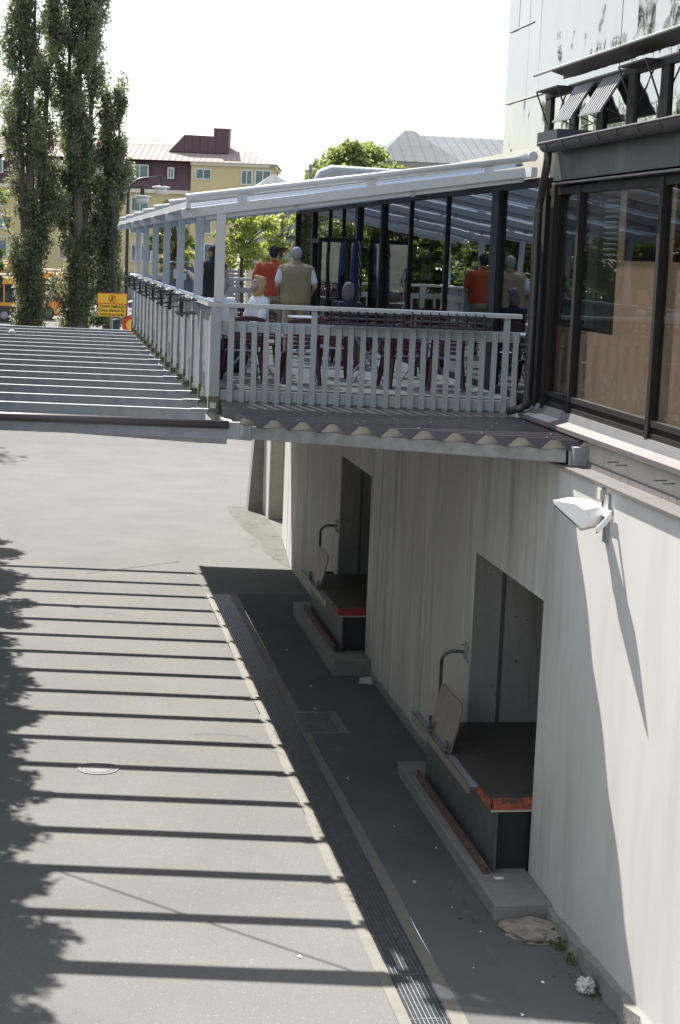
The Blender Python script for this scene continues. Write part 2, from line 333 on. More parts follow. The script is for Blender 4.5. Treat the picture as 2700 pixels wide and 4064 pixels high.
# ---------------------------------------------------------------- drainage channel
dr = thing('drainage_channel', 'long steel grated drainage channel with pale concrete borders running along the road', 'drain', (3.6, 25, G))
b = MB(); y = -20.
while y < 34.9:
    y1 = min(y + 2.4, 34.92); 
    j0 = rng.uniform(-.02, .02)
    b.add([(3.30+j0, y, G+.003), (3.42, y, G+.006), (3.42, y1, G+.006), (3.30+rng.uniform(-.015, .015), y1, G+.003)], [(0, 1, 2, 3)])
    y = y1
b.build('concrete_border', M['kerbconc'], dr)
b = MB(); y = -20.
xs_ = [3.94 + rng.uniform(-.02, .02) for _ in range(60)]
i = 0
while y < 34.9:
    y1 = min(y+1.0, 34.92); b.add([(3.80, y, G+.006), (xs_[i], y, G+.003), (xs_[i+1], y1, G+.003), (3.80, y1, G+.006)], [(0, 1, 2, 3)]); y = y1; i += 1
b.build('concrete_border', M['kerbconc'], dr)
MB().box(3.30, 3.94, 34.92, 35.02, G-.1, G+.005).build('concrete_border', M['kerbconc'], dr)
b = MB(); b.box(3.41, 3.81, -20, 34.93, G-.34, G-.30); b.box(3.40, 3.42, -20, 34.93, G-.34, G+.004); b.box(3.80, 3.82, -20, 34.93, G-.34, G+.004)
b.build('trough', M['void'], dr)
def grate_mesh(wd, ln, nb, step):
    g = MB()
    for k in range(nb+1):
        xx = -wd/2 + wd*k/nb; g.box(xx-.0035, xx+.0035, 0, ln, -.035, 0)
    yy = 0.
    while yy <= ln+.001: g.box(-wd/2, wd/2, yy-.0025, yy+.0025, -.028, -.004); yy += step
    g.box(-wd/2, wd/2, -.004, .004, -.035, .001); g.box(-wd/2, wd/2, ln-.004, ln+.004, -.035, .001)
    return g.mesh('grate_section', M['grate'])
gm = grate_mesh(.376, .995, 9, .0332)
for k in range(26):
    yy = 33.9 - k
    link('grate_section', gm, dr, loc=Vector((3.61 + rng.uniform(-.006, .006), yy, G+.002)) - BASE[dr.name])
gm2 = grate_mesh(.95, .62, 13, .0332)
o = MB().box(3.83, 4.50, 24.50, 25.72, G-.001, G+.008).build('concrete_border', M['kerbconc'], dr)
b = MB().box(3.86, 4.36, 24.60, 25.62, G+.0081, G+.0085).build('trough', M['void'], dr)
g = MB()
for k in range(14):
    xx = 3.87 + .48*k/13; g.box(xx-.004, xx+.004, 24.61, 25.61, G+.009, G+.03)
for k in range(31): g.box(3.87, 4.35, 24.61+k*.0333-.0025, 24.61+k*.0333+.0025, G+.01, G+.025)
g.build('grate_section', M['grate'], dr)

ap = MB(); ring_ = [(5.50, 37.9), (5.30, 38.6), (5.12, 40.1), (5.22, 41.6), (5.02, 43.2), (4.93, 45.4), (4.98, 47.3), (5.46, 47.2), (5.84, 46.2), (5.84, 42.1)]
ap.add([(x, yy, G+.004) for x, yy in ring_], [tuple(range(len(ring_)))])
ap.build('apron', M['apron'], kind='structure')
ck = MB(); rr_ = random.Random(8)
for (p0, ang, n_) in (((5.25, 39.0), 2.0, 16), ((4.95, 40.6), 1.3, 12), ((2.2, 24.5), .4, 14), ((1.2, 33.0), -.3, 12)):
    x_, y_ = p0; a_ = ang; w_ = .012
    for k in range(n_):
        a_ += rr_.uniform(-.5, .5); x2, y2 = x_+.16*math.cos(a_), y_+.16*math.sin(a_); w2 = w_*rr_.uniform(.5, 1.3) if k < n_-1 else .001
        nx, ny = -math.sin(a_), math.cos(a_); ck.add([(x_-nx*w_/2, y_-ny*w_/2, G+.0062), (x2-nx*w2/2, y2-ny*w2/2, G+.0062), (x2+nx*w2/2, y2+ny*w2/2, G+.0062), (x_+nx*w_/2, y_+ny*w_/2, G+.0062)], [(0, 1, 2, 3)]); x_, y_, w_ = x2, y2, max(.005, w2)
ck.build('asphalt_cracks', M['void'], kind='structure')
# manhole cover
mh = thing('manhole_cover', 'round cast iron manhole cover set in the road under the beam shadows', 'manhole cover', (.78, 22.88, G))
b = MB(); n = 40
def ring(b, cx, cy, r0, r1, z0, z1, n=40):
    k = len(b.v)
    for i in range(n):
        t = 2*math.pi*i/n
        for r, z in ((r0, z0), (r0, z1), (r1, z1), (r1, z0)): b.v.append((cx+r*math.cos(t), cy+r*math.sin(t), z))
    for i in range(n):
        a = k+4*i; c = k+4*((i+1) % n)
        for j in range(4): b.f.append((a+j, a+(j+1) % 4, c+(j+1) % 4, c+j))
ring(b, .78, 22.88, .235, .275, G, G+.010); ring(b, .78, 22.88, .19, .205, G, G+.009); b.build('frame', M['iron'], mh)
b = MB(); ring(b, .78, 22.88, .0, .225, G, G+.005)
for k in range(-5, 6):
    hw = math.sqrt(max(0, .17**2-(k*.032)**2))
    if hw > .02: b.box(.78+k*.032-.009, .78+k*.032+.009, 22.88-hw, 22.88+hw, G+.005, G+.010)
b.build('cover', M['iron'], mh)

# ---------------------------------------------------------------- concrete wall with two dock openings
WX = 5.47
DOORS = [(18.2, 21.38), (28.63, 31.74)]
ZD = -2.0; ZT = -.47
dw = thing('dock_wall', 'tall pale concrete retaining wall with two loading door recesses beside the road', 'wall', (WX, 25, G))
b = MB()
segs = [(2.0, 18.2), (21.38, 28.63), (31.74, 37.7)]
for y0, y1 in segs: b.box(WX, WX+.55, y0, y1, G-.2, ZD)
b.box(WX, WX+.55, 2.0, 37.7, ZD, ZT)
b.prism([(WX, 37.7, G-.2), (WX+.55, 37.7, G-.2), (WX+.9, 42.1, G-.2), (WX+.37, 42.1, G-.2)], (0, 0, ZT-G+.2))
for y0, y1 in DOORS:  # deep recess: far jamb, near jamb, back
    b.box(WX+.55, WX+2.6, y1, y1+.25, G-.2, ZD+.3); b.box(WX+.55, WX+2.6, y0-.25, y0, G-.2, ZD+.3); b.box(WX+2.6, WX+2.8, y0-.25, y1+.25, G-.2, ZD+.3); b.box(WX+.55, WX+2.6, y0, y1, ZD, ZD+.3)
bm = bmesh.new()
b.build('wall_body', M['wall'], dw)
for y0, y1 in DOORS:   # steel and concrete lining inside each recess
    MB().box(WX+.38, WX+.43, y1-.03, y1-.001, G+1.0, ZD).build('jamb_strip', M['steelblk'], dw)
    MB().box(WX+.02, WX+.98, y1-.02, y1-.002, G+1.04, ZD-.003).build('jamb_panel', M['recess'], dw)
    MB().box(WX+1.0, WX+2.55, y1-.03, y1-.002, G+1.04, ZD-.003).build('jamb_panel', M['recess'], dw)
    MB().box(WX+2.52, WX+2.59, y0+.01, y1-.04, G+1.04, ZD-.004).build('roller_door', M['steelblk'], dw)
# coping along the wall head (separate folded sheets)
yy = 4.
L_ = [4., 6.3, 8.6, 10.9, 13.2, 15.25, 16.72, 18.1, 20.4, 22.7, 25., 27.3, 29.6, 31.9, 34.2, 37.7]
for y0, y1 in zip(L_[:-1], L_[1:]):
    c = MB(); c.prism([(5.42, y0+.004, -.43), (5.42, y0+.004, -.455), (5.70, y0+.004, -.455), (5.70, y0+.004, -.36), (5.67, y0+.004, -.36), (5.655, y0+.004, -.425)], (0, y1-y0-.008, 0))
    c.build('coping', M['sillmetal'], dw)
pl = MB()
n = 60; ys = np.linspace(9, 18.15, n)
prev = None
for k in range(n):
    x0 = WX - .09 + .03*math.sin(k*1.7)*rng.uniform(.3, 1); z1 = G + .30 - max(0, (ys[k]-13.5))*.045 + rng.uniform(-.012, .012)
    cur = [(x0, ys[k], G-.05), (x0+.02, ys[k], z1-.03), (WX+.01, ys[k], z1)]
    if prev: pl.add(prev+cur, [(0, 3, 4, 1), (1, 4, 5, 2)])
    prev = cur
pl.build('plinth', M['dirtyconc'], dw)
pl = MB(); prev = None
for y_ in np.linspace(21.5, 28.6, 30):
    x0 = WX-.05; z1 = G+.12+rng.uniform(-.015, .015); cur = [(x0, y_, G-.05), (x0+.02, y_, z1-.03), (WX+.01, y_, z1)]
    if prev: pl.add(prev+cur, [(0, 3, 4, 1), (1, 4, 5, 2)])
    prev = cur
pl.build('plinth', M['dirtyconc'], dw)

# dock platforms
def dock(y0, y1, paint, lab, sh=.16, fr=.96):
    d = thing('dock_leveller', lab, 'loading dock', (5.2, (y0+y1)/2, G), 'dock levellers in the wall recesses')
    zt = G + 1.04; ya, yb = y0+.02, y1-.02; far = yb + .42
    # step: a low concrete plinth in front, sticking out toward the camera
    st = MB().box(4.83, WX-.004, y0-fr, y1+1.15, G-.05, G+sh).build('concrete_step', M['dirtyconc'], d, bevel=.015)
    sb = MB(); sb.box(4.93, 4.96, y0-.05, y1+.4, G+sh, G+sh+.11); sb.box(4.96, 5.02, y0-.05, y1+.4, G+sh, G+sh+.025); sb.build('kerb_angle', M['rust'], d)
    MB().box(5.05, 5.075, ya-.05, far, G+sh, zt-.17).build('side_panel', M['steelblk'], d)
    MB().box(5.06, WX+.5, far-.03, far, G+sh, zt-.02).build('side_panel', M['steelblk'], d)
    o = MB().box(4.98, WX+2.5, ya, yb, zt-.02, zt).build('deck_plate', M['deckplate'], d)
    o2 = MB().box(5.07, WX+2.4, ya+.05, yb, zt-.18, zt-.03).build('deck_frame', M['black'], d)
    f = MB(); f.box(5.02, WX+.5, ya-.002, ya+.02, zt-.145, zt-.005); f.build('bumper_board', paint, d)
    MB().box(5.0, WX+.5, ya-.012, ya+.01, zt-.165, zt-.145).build('edge_trim', M['cream'], d)
    f = MB(); f.box(4.985, 5.0, ya+.0, ya+.62, zt-.14, zt-.01); f.build('bumper_board', paint, d)
    # front channel rail and its long lip
    c = MB(); c.prism([(4.86, ya+.55, zt-.03), (4.88, ya+.55, zt-.05), (4.985, ya+.55, zt-.05), (4.985, ya+.55, zt-.025), (4.89, ya+.55, zt-.025)], (0, far-ya-.3, 0)); c.build('front_rail', M['galv'], d)
    MB().bar((4.865, ya+.5, zt-.06), (4.865, far+.1, zt-.06), .025, .10).build('lip_edge', M['plate'], d)
    # tilted flap standing up on its hinges
    h0, h1 = y1-1.42, y1-.28
    fl = MB(); t = .02
    P = [(4.92, h0, zt), (4.92, h1, zt), (5.04, h1-.02, zt+.56), (5.06, h1-.08, zt+.60), (5.06, h0+.10, zt+.60), (5.04, h0-.02, zt+.52)]
    fl.prism(P, (t, 0, -t*.2)); fo = fl.build('lip_flap', M['plate'], d)
    for hy in (h0+.1, h1-.12):
        hg = MB(); hg.bar((4.90, hy-.05, zt+.02), (4.90, hy+.05, zt+.02), .05, .05); hg.bar((4.905, hy-.03, zt+.09), (4.905, hy+.03, zt+.09), .03, .07); hg.build('hinge', M['steelblk'], fo)
    MB().box(5.08, WX+.5, ya+.10, ya+.12, G+sh, zt-.18).build('toe_guard', M['steelblk'] if False else M['black'], d)
    # grab pipe behind the flap
    return d
dock(18.2, 21.38, M['orange'], 'near loading dock leveller with worn orange bumper and raised steel flap', .17, .98)
dock(28.63, 31.74, M['red'], 'far loading dock leveller with faded red bumper and raised steel flap', .27, .62)
for (y1, lab) in ((21.38, 'bent steel grab pipe on the wall beside the near dock opening'), (31.74, 'bent steel grab pipe on the wall beside the far dock opening')):
    zt = G+1.04; yc = y1+.18
    g_ = thing('grab_pipe', lab, 'handrail', (5.3, yc, zt), 'grab pipes beside the docks')
    p = [(5.17, yc+.1, zt-.3), (5.17, yc+.1, zt+.75)]
    for k in range(7):
        a = math.pi/2*k/6; p.append((5.17+.16*(1-math.cos(a)), yc+.1-.05*(k/6), zt+.75+.14*math.sin(a)))
    p.append((WX, yc+.0, zt+.89))
    MB().tube(p, .024, 10).build('pipe', M['steelblk'], g_, True)
    f = MB(); f.box(WX-.012, WX-.001, yc-.05, yc+.05, zt+.80, zt+1.02); f.box(WX-.07, WX-.01, yc+.02, yc+.04, zt+.97, zt+.985); f.build('wall_plate', M['galvdk'], g_)
    hp = [(WX-.005, yc-.16, zt+1.0)] + [(WX-.07*math.sin(math.pi*k/8), yc-.16, zt+1.0-.22*k/8) for k in range(1, 8)] + [(WX-.005, yc-.16, zt+.78)]
    MB().tube(hp, .010, 8).build('handle', M['galvdk'], g_, True)

# rubble lump and litter
def lump(name, c, r, m, lab, cat, seed, sub=3):
    bm = bmesh.new(); bmesh.ops.create_icosphere(bm, subdivisions=sub, radius=1)
    rr = random.Random(seed); from mathutils import noise as mn
    for v in bm.verts:
        p = v.co.copy(); k = 1+.35*mn.noise(p*1.7+Vector((seed, 0, 0)))+.18*mn.noise(p*4+Vector((0, seed, 0)))
        v.co = Vector((c[0]+p.x*r[0]*k, c[1]+p.y*r[1]*k, c[2]+max(-.2, p.z)*r[2]*k))
    me = bpy.data.meshes.new(name); bm.to_mesh(me); bm.free(); me.materials.append(m)
    o = bpy.data.objects.new(name, me); C.objects.link(o); tag(o, lab, cat); return o
def crumple(name, c, r, m, lab, cat):
    bm = bmesh.new(); bmesh.ops.create_icosphere(bm, subdivisions=3, radius=1); rr = random.Random(4)
    for v in bm.verts:
        k = rr.uniform(.62, 1.12); v.co = Vector((c[0]+v.co.x*r[0]*k, c[1]+v.co.y*r[1]*k, max(G+.004, c[2]+v.co.z*r[2]*k)))
    me = bpy.data.meshes.new(name); bm.to_mesh(me); bm.free(); me.materials.append(m)
    o = bpy.data.objects.new(name, me); C.objects.link(o); tag(o, lab, cat); return o
rb = lump('broken_concrete', (5.16, 16.86, G), (.36, .33, .075), M['rock'], 'lump of broken concrete rubble in front of the near dock step', 'rubble', 3, 4)
np_ = crumple('crumpled_newspaper', (5.27, 15.37, G+.06), (.10, .14, .09), M['news'], 'crumpled newspaper lying beside the foot of the pale wall', 'paper')
b = MB(); b.add([(5.17, 27.45, G+.01), (5.38, 27.35, G+.02), (5.43, 27.7, G+.06), (5.24, 27.75, G+.03)], [(0, 1, 2, 3)]); b.add([(5.17, 27.45, G+.016), (5.38, 27.35, G+.026), (5.43, 27.7, G+.066), (5.24, 27.75, G+.036)], [(3, 2, 1, 0)])
tag(b.build('flat_newspaper', M['news']), 'folded newspaper sheet lying on the asphalt by the far dock step', 'paper')
tag(MB().box(5.03, 5.13, 17.98, 18.04, G+.171, G+.18).build('paper_scrap', M['paper']), 'small white paper scrap on the step under the near leveller', 'paper')
litter = MB()
for (x, yy) in [(4.35, 20.3), (4.2, 18.4), (4.6, 16.9), (4.9, 15.6), (4.3, 16.0), (4.1, 22.3), (4.35, 27.3), (4.3, 29.9), (4.2, 25.9), (4.5, 14.9), (3.3, 14.7), (2.6, 16.4), (4.7, 19.5), (4.45, 17.6), (4.0, 31.2), (3.1, 36.9), (2.0, 36.2), (4.9, 33.2)]:
    s_ = rng.uniform(.010, .026); a = rng.uniform(0, 6); litter.add([(x+s_*math.cos(a+k*1.57), yy+1.6*s_*math.sin(a+k*1.57), G+.006+.008*(k % 2)) for k in range(4)], [(0, 1, 2, 3)])
litter.build('litter', M['paper'], kind='stuff')['label'] = 'tiny pale scraps scattered over the asphalt'

debris = MB()
for k in range(170):
    yy = rng.uniform(14.6, 28.4); x = WX - .07 - abs(rng.normal(0, .16)) if not 17.1 < yy < 22.6 else 4.80-abs(rng.normal(0, .12)); s_ = rng.uniform(.008, .024); a = rng.uniform(0, 6)
    debris.add([(x+s_*math.cos(a+q*1.57)*(1 if q % 2 else .6), yy+s_*math.sin(a+q*1.57), G+.006+rng.uniform(0, .008)) for q in range(4)], [(0, 1, 2, 3)])
debris.build('dead_leaves', mat('dead_leaf', (.12, .085, .045), .9, var=.5, scale=3), kind='stuff')['label'] = 'dry leaf bits gathered along the foot of the wall'
def leafcloud(centers, radii, nleaf, size, m, name, parent=None, kind=None, flat=.0, hollow=.35):
    """many small leaf quads, spread through ellipsoidal clumps"""
    centers = np.array(centers, float); radii = np.array(radii, float)
    if radii.ndim == 1: radii = np.repeat(radii[:, None], 3, 1)
    vol = radii.prod(1)**.75; idx = rng.choice(len(centers), nleaf, p=vol/vol.sum())
    d = rng.normal(size=(nleaf, 3)); d /= np.linalg.norm(d, axis=1)[:, None]
    rad = rng.uniform(hollow, 1, nleaf)**.6
    p = centers[idx] + d*radii[idx]*rad[:, None]
    a = rng.normal(size=(nleaf, 3)); a /= np.linalg.norm(a, axis=1)[:, None]
    c = np.cross(a, rng.normal(size=(nleaf, 3))); c /= np.linalg.norm(c, axis=1)[:, None]
    s = size*rng.uniform(.55, 1.35, nleaf)[:, None]
    v = np.stack([p-a*s*.5, p+c*s*.36, p+a*s*.55, p-c*s*.36], 1).reshape(-1, 3)
    me = bpy.data.meshes.new(name); me.vertices.add(len(v)); me.vertices.foreach_set('co', v.ravel())
    me.loops.add(4*nleaf); me.loops.foreach_set('vertex_index', np.arange(4*nleaf, dtype=np.int32))
    me.polygons.add(nleaf); me.polygons.foreach_set('loop_start', np.arange(0, 4*nleaf, 4, dtype=np.int32)); me.polygons.foreach_set('loop_total', np.full(nleaf, 4, np.int32))
    me.materials.append(m); me.update(); me.validate()
    return link(name, me, parent, kind=kind)
cs = [(5.35+rng.uniform(-.08, .10), yy, G+.03) for yy in np.linspace(15.2, 17.0, 16)]
cs = [c for c in cs if rng.uniform() < .7] + [(5.42, 16.45, G+.05), (5.38, 16.38, G+.04), (5.46, 16.3, G+.05)]
leafcloud(cs, [.06]*len(cs), 260, .04, M['moss2'], 'weeds', kind='stuff')['label'] = 'low green weeds growing at the foot of the wall'

# floodlight on the wall
fl = thing('floodlight', 'white box floodlight on a bracket on the sunlit wall', 'floodlight', (WX, 16.2, -.9))
fl_start = len(bpy.data.objects)
b = MB(); b.prism([(4.93, 16.02, -.66), (4.94, 16.02, -.70), (5.29, 16.02, -.93), (5.36, 16.02, -.90), (5.37, 16.02, -.80), (5.32, 16.02, -.72), (5.20, 16.02, -.665)], (0, .34, 0)); ho_ = b.build('housing', M['floodwhite'], fl, bevel=.012)
b = MB(); b.prism([(4.95, 16.03, -.712), (5.29, 16.03, -.945), (5.285, 16.03, -.952), (4.945, 16.03, -.719)], (0, .32, 0)); le_ = b.build('lens', M['tint'], fl)
for yy in (16.0, 16.38):
    MB().bar((5.30, yy, -.86), (5.44, yy, -.70), .012, .05).build('yoke_arm', M['floodwhite'], fl)
for q in (ho_, le_):
    q.data.transform(Matrix.Translation((5.33, 16.2, 0)) @ Matrix.Rotation(math.radians(-45), 4, 'Z') @ Matrix.Diagonal((.92, 1.05, .92, 1)) @ Matrix.Translation((-5.33, -16.2, 0)))
MB().box(5.42, 5.44, 15.99, 16.39, -.74, -.66).build('yoke', M['floodwhite'], fl)
MB().box(5.44, WX-.001, 16.12, 16.24, -1.0, -.52).build('wall_plate', M['galv'], fl)
jb = thing('junction_box', 'small cream junction box with a cable just below the coping', 'junction box', (5.44, 16.28, -.55))
MB().box(5.41, WX-.001, 16.29, 16.40, -.60, -.485).build('box', M['cream'], jb, bevel=.006)
MB().tube([(5.45, 16.33, -.60), (5.45, 16.33, -.75), (5.43, 16.32, -.85), (5.40, 16.3, -.93)], .008, 8).build('cable', M['black'], jb)

# far end: steel door, pilaster, buttress
fe = thing('steel_door', 'tall grey sheet steel door in the far bay of the wall', 'door', (6.0, 44.8, G))
b = MB(); b.box(5.905, 6.3, 45.15, 45.20, G, -3.05); b.box(5.905, 6.3, 45.145, 45.20, -3.04, -.5); b.build('door_leaf', M['cream'], fe)
MB().box(6.31, 6.4, 42.1, 47.2, G, -.5).build('side_wall', M['wall'], fe)
pi = MB(); pi.box(5.862, 5.90, 45.1, 46.35, G-.1, -.5); tag(pi.build('concrete_pilaster', M['wall']), 'narrow sunlit concrete pilaster left of the steel door', 'pilaster')
bt = MB(); bt.prism([(5.48, 46.5, G-.1), (6.0, 46.5, G-.1), (6.0, 46.5, -.5), (5.78, 46.5, -.5)], (0, .5, 0)); tag(bt.build('concrete_buttress', M['dirtyconc']), 'dark stained concrete buttress with a slanted sunlit edge at the wall end', 'buttress')
cb = thing('call_box', 'dark blue call box under a small green sign on the buttress', 'call box', (5.8, 46.88, -2.6))
MB().box(5.73, 5.81, 46.40, 46.499, -2.95, -2.55).build('box', M['navy'], cb)
gs = MB().box(5.73, 5.84, 46.485, 46.499, -2.42, -2.28).build('green_sign', mat('green_sign', (.03, .22, .13), .5), cb)
MB().box(5.77, 5.79, 46.48, 46.484, -2.37, -2.33).build('white_dot', M['paper'], gs)

# ---------------------------------------------------------------- restaurant building above the wall
rs = thing('restaurant_building', 'low restaurant building with dark framed windows above the concrete wall', 'building', (6, 25, -.5))
def R(mb, name, m, par=rs, **k): return mb.build(name, M[m] if isinstance(m, str) else m, par, **k)
Y0, Y1 = 4.0, 41.2
R(MB().box(5.68, 5.98, Y0, 42.1, -.46, -.14), 'upper_wall', 'wallup')
for y0, y1 in ((4, 8), (8, 12), (12, 16), (16, 20.15)):
    c = MB(); c.prism([(5.60, y0+.003, -.085), (5.60, y0+.003, -.135), (5.615, y0+.003, -.135), (5.615, y0+.003, -.10), (5.80, y0+.003, -.055), (5.80, y0+.003, -.04), (5.74, y0+.003, -.045)], (0, y1-y0-.006, 0)); R(c, 'window_sill', 'sillmetal')
    c = MB(); c.prism([(5.735, y0+.002, -.044), (5.775, y0+.002, .045), (5.79, y0+.002, .045), (5.79, y0+.002, -.044)], (0, y1-y0-.004, 0)); R(c, 'sill_flashing', 'flash')
# near facade frames
for (z0, z1, x0) in ((.045, .10, 5.79), (.10, .165, 5.815), (.165, .225, 5.785), (2.475, 2.56, 5.785)):
    R(MB().box(x0, 5.92, Y0, 20.2, z0, z1), 'window_rail', 'darkframe')
mull = [18.76, 16.12, 13.5, 10.9, 8.3]
for yy in mull: R(MB().box(5.770, 5.90, yy-.055, yy+.035, .02, 2.56), 'mullion', 'darkframe')
for yy in (20.05, 19.72): R(MB().box(5.755, 5.91, yy-.06, yy+.06, -.04, 2.60), 'mullion', 'darkframe')
ed = [20.0, 19.6] ; bays = [(18.795, 19.65)] + [(a+.035, bb-.09) for a, bb in zip(mull[1:], mull[:-1])]
for i, (y0, y1) in enumerate(bays):
    R(MB().box(5.815, 5.823, y0, y1, .225, 2.475), 'pane', 'glass')
    if i == 0:
        R(MB().box(5.87, 5.88, y0, y1, .225, .98), 'window_board', mat('dark_window_board', (.075, .04, .032), .6))
        R(MB().box(6.0, 6.12, y0+.25, y0+.42, .98, 2.47), 'inner_post', 'interior')
    else:
        cut = y1-1.12 if i == 1 else y1-.10
        zc = 1.75
        R(MB().box(5.86, 5.87, y0+.0, y1, .225, .97), 'window_board', 'panelbrown')
        if i == 1:
            R(MB().box(5.86, 5.87, y0, y0+1.42, .971, zc), 'window_board', 'panelbrown')
            R(MB().box(5.86, 5.87, y0+1.22, y0+1.42, zc+.001, 2.475), 'window_board', 'panelbrown')
        else:
            R(MB().box(5.86, 5.87, y0, y1, .971, zc), 'window_board', 'panelbrown')
            R(MB().box(5.86, 5.87, y1-.10, y1, zc+.001, 2.475), 'window_board', 'panelbrown')
# blind slats behind the pane
for k in range(12): R(MB().bar((5.99, 18.0, 1.75+k*.058), (5.99, 18.42, 1.75+k*.058), .04, .004, (0.5, 0, 1)), 'blind_slat', 'white')
# terrace side glazing
R(MB().box(5.78, 5.93, 20.3, Y1, 2.60, 2.70), 'window_rail', 'darkframe'); R(MB().box(5.78, 5.93, 20.3, Y1, 0, .09), 'window_rail', 'darkframe')
tm = [(20.3, .10), (22.4, .36), (25.35, .05), (28.0, .05), (30.35, .14), (32.85, .30), (34.6, .04), (36.3, .05), (38.5, .16), (41.1, .12)]
for yy, wd in tm: R(MB().box(5.765 if wd > .08 else 5.79, 5.92, yy-wd/2, yy+wd/2, .09, 2.60), 'mullion', 'darkframe')
for (a, wa), (c, wc) in zip(tm[:-1], tm[1:]):
    R(MB().box(5.825, 5.833, a+wa/2, c-wc/2, .09, 2.60), 'pane', 'glasst')
# door frame in the far bay and the open leaf
R(MB().box(5.755, 5.95, 33.0, 38.42, 1.93, 2.03), 'door_frame', 'darkframe'); R(MB().box(5.755, 5.95, 38.22, 38.42, 0, 1.93), 'door_frame', 'darkframe'); R(MB().box(5.755, 5.95, 33.0, 33.25, 0, 1.93), 'door_frame', 'darkframe')
dl = thing('door_leaf', 'dark framed glass door leaf standing open by the terrace entrance', 'door', (5.7, 32.2, 0))
for q in ((4.95, 5.02), (5.66, 5.73)): MB().box(q[0], q[1], 32.15, 32.2, .02, 2.0).build('stile', M['darkframe'], dl)
MB().box(5.02, 5.66, 32.155, 32.195, 1.92, 2.0).build('stile', M['darkframe'], dl); MB().box(5.02, 5.66, 32.155, 32.195, .02, .2).build('stile', M['darkframe'], dl); MB().box(5.02, 5.66, 32.17, 32.178, .2, 1.92).build('pane', M['glasst'], dl)
# interior
it = MB(); it.box(10.2, 10.3, 4, 41.2, -.2, 3.0); it.box(5.95, 10.2, 41.2, 41.3, -.2, 3.0); it.box(5.95, 10.2, 3.9, 4.0, -.2, 3.0); R(it, 'inner_wall', 'interior')
R(MB().box(5.98, 10.2, 4, 41.2, -.14, -.02), 'inner_floor', 'intfloor'); R(MB().box(5.98, 10.2, 4, 41.2, 2.75, 2.85), 'ceiling', 'interior')
for yy in (13, 20.5, 27.5, 34.5): R(MB().box(6.6, 6.85, yy, yy+.25, 0, 2.75), 'inner_post', 'interior')
R(MB().box(6.5, 10.1, 24.0, 24.1, 0, 2.75), 'inner_wall', 'interior'); R(MB().box(6.5, 10.1, 31.0, 31.1, 0, 2.75), 'inner_wall', 'interior')
# fascia, lamp strip, gutter
for y0, y1 in ((4, 6.9), (6.9, 9.8), (9.8, 12.7), (12.7, 15.55), (15.55, 17.6), (17.6, 19.62)):
    R(MB().box(5.72+rng.uniform(0, .003), 5.9, y0+.002, y1-.002, 2.63, 3.02), 'fascia_sheet', 'fascia')
R(MB().box(5.70, 5.80, Y0, 19.6, 2.585, 2.605), 'head_flashing', 'flash')
gt = MB(); pts = []
for side, (r0, r1) in enumerate(((.095, .087),)):
    k = len(gt.v); ys = [4.0, 20.25]; prof_ = [(5.60-r0*math.cos(t), 3.03-r0*math.sin(t)) for t in np.linspace(0, math.pi, 13)] + [(5.60+r1*math.cos(t), 3.03-r1*math.sin(t)) for t in np.linspace(0, math.pi, 13)]
    gt.prism([(x, 4.0, z) for x, z in prof_], (0, 15.55, 0))
go = R(gt, 'gutter', 'gutter', smooth=False)
MB().tube([(5.505, 4., 3.035), (5.505, 19.56, 3.035)], .014, 8).build('rolled_rim', M['gutter'], go)
for yy in np.arange(5.0, 19.5, .62):
    r0 = .103; br = MB(); pr = [(5.60-r0*math.cos(t), yy, 3.035-r0*math.sin(t)) for t in np.linspace(0, math.pi, 9)]
    br.tube(pr, .009, 6); br.build('bracket', M['gutter'], go)
dp = MB(); dp.tube([(5.60, 19.48, 2.97), (5.60, 19.48, 2.84), (5.62, 19.62, 2.68), (5.67, 19.92, 2.46), (5.66, 19.98, 2.30), (5.66, 19.98, 1.0), (5.66, 19.98, .05), (5.60, 20.02, -.03), (5.45, 20.1, -.08)], .048, 12)
dpo = R(dp, 'downpipe', 'gutter', smooth=True)
for zz in (2.30, 1.1): MB().tube([(5.665, 19.98, zz-.02), (5.665, 19.98, zz+.02)], .056, 12).build('pipe_clip', M['gutter'], dpo)
# roof between fascia and tower, cream edge over the terrace, navy upstand
rf = MB(); rf.prism([(5.62, 4, 3.05), (5.62, 4, 3.02), (8.5, 4, 3.45), (8.5, 4, 3.50)], (0, 15.6, 0)); R(rf, 'roof', 'fascia')
rf = MB(); rf.prism([(5.95, 19.65, 3.0), (5.95, 19.65, 2.9), (10.0, 19.65, 2.9), (10.0, 19.65, 3.3), (6.2, 19.65, 3.12)], (0, 22.1, 0)); R(rf, 'roof', 'greyroof')
R(MB().box(5.90, 5.95, 20.4, 41.8, 2.70, 3.10), 'roof_edge', 'eave')
R(MB().box(6.9, 7.9, 23.6, 24.6, 3.0, 3.53), 'roof_upstand', 'navy')
# roller housing of the terrace blind
ah = thing('awning_cassette', 'white round roller cassette at the head of the terrace roof', 'awning', (5.75, 20.6, 2.9))
MB().tube([(5.72, 20.55, 2.95), (5.72, 41, 2.95)], .05, 18).build('tube', M['white'], ah, True); MB().tube([(5.72, 20.52, 2.95), (5.72, 20.55, 2.95)], .06, 18).build('end_cap', M['white'], ah)
# wire pins on the upper wall
for k, yy in enumerate((16.58, 16.33, 15.2, 14.98)):
    pn = MB(); pn.tube([(5.68, yy, -.25), (5.56, yy, -.25)], .007, 6); R(pn, 'wall_pin', 'steelblk')

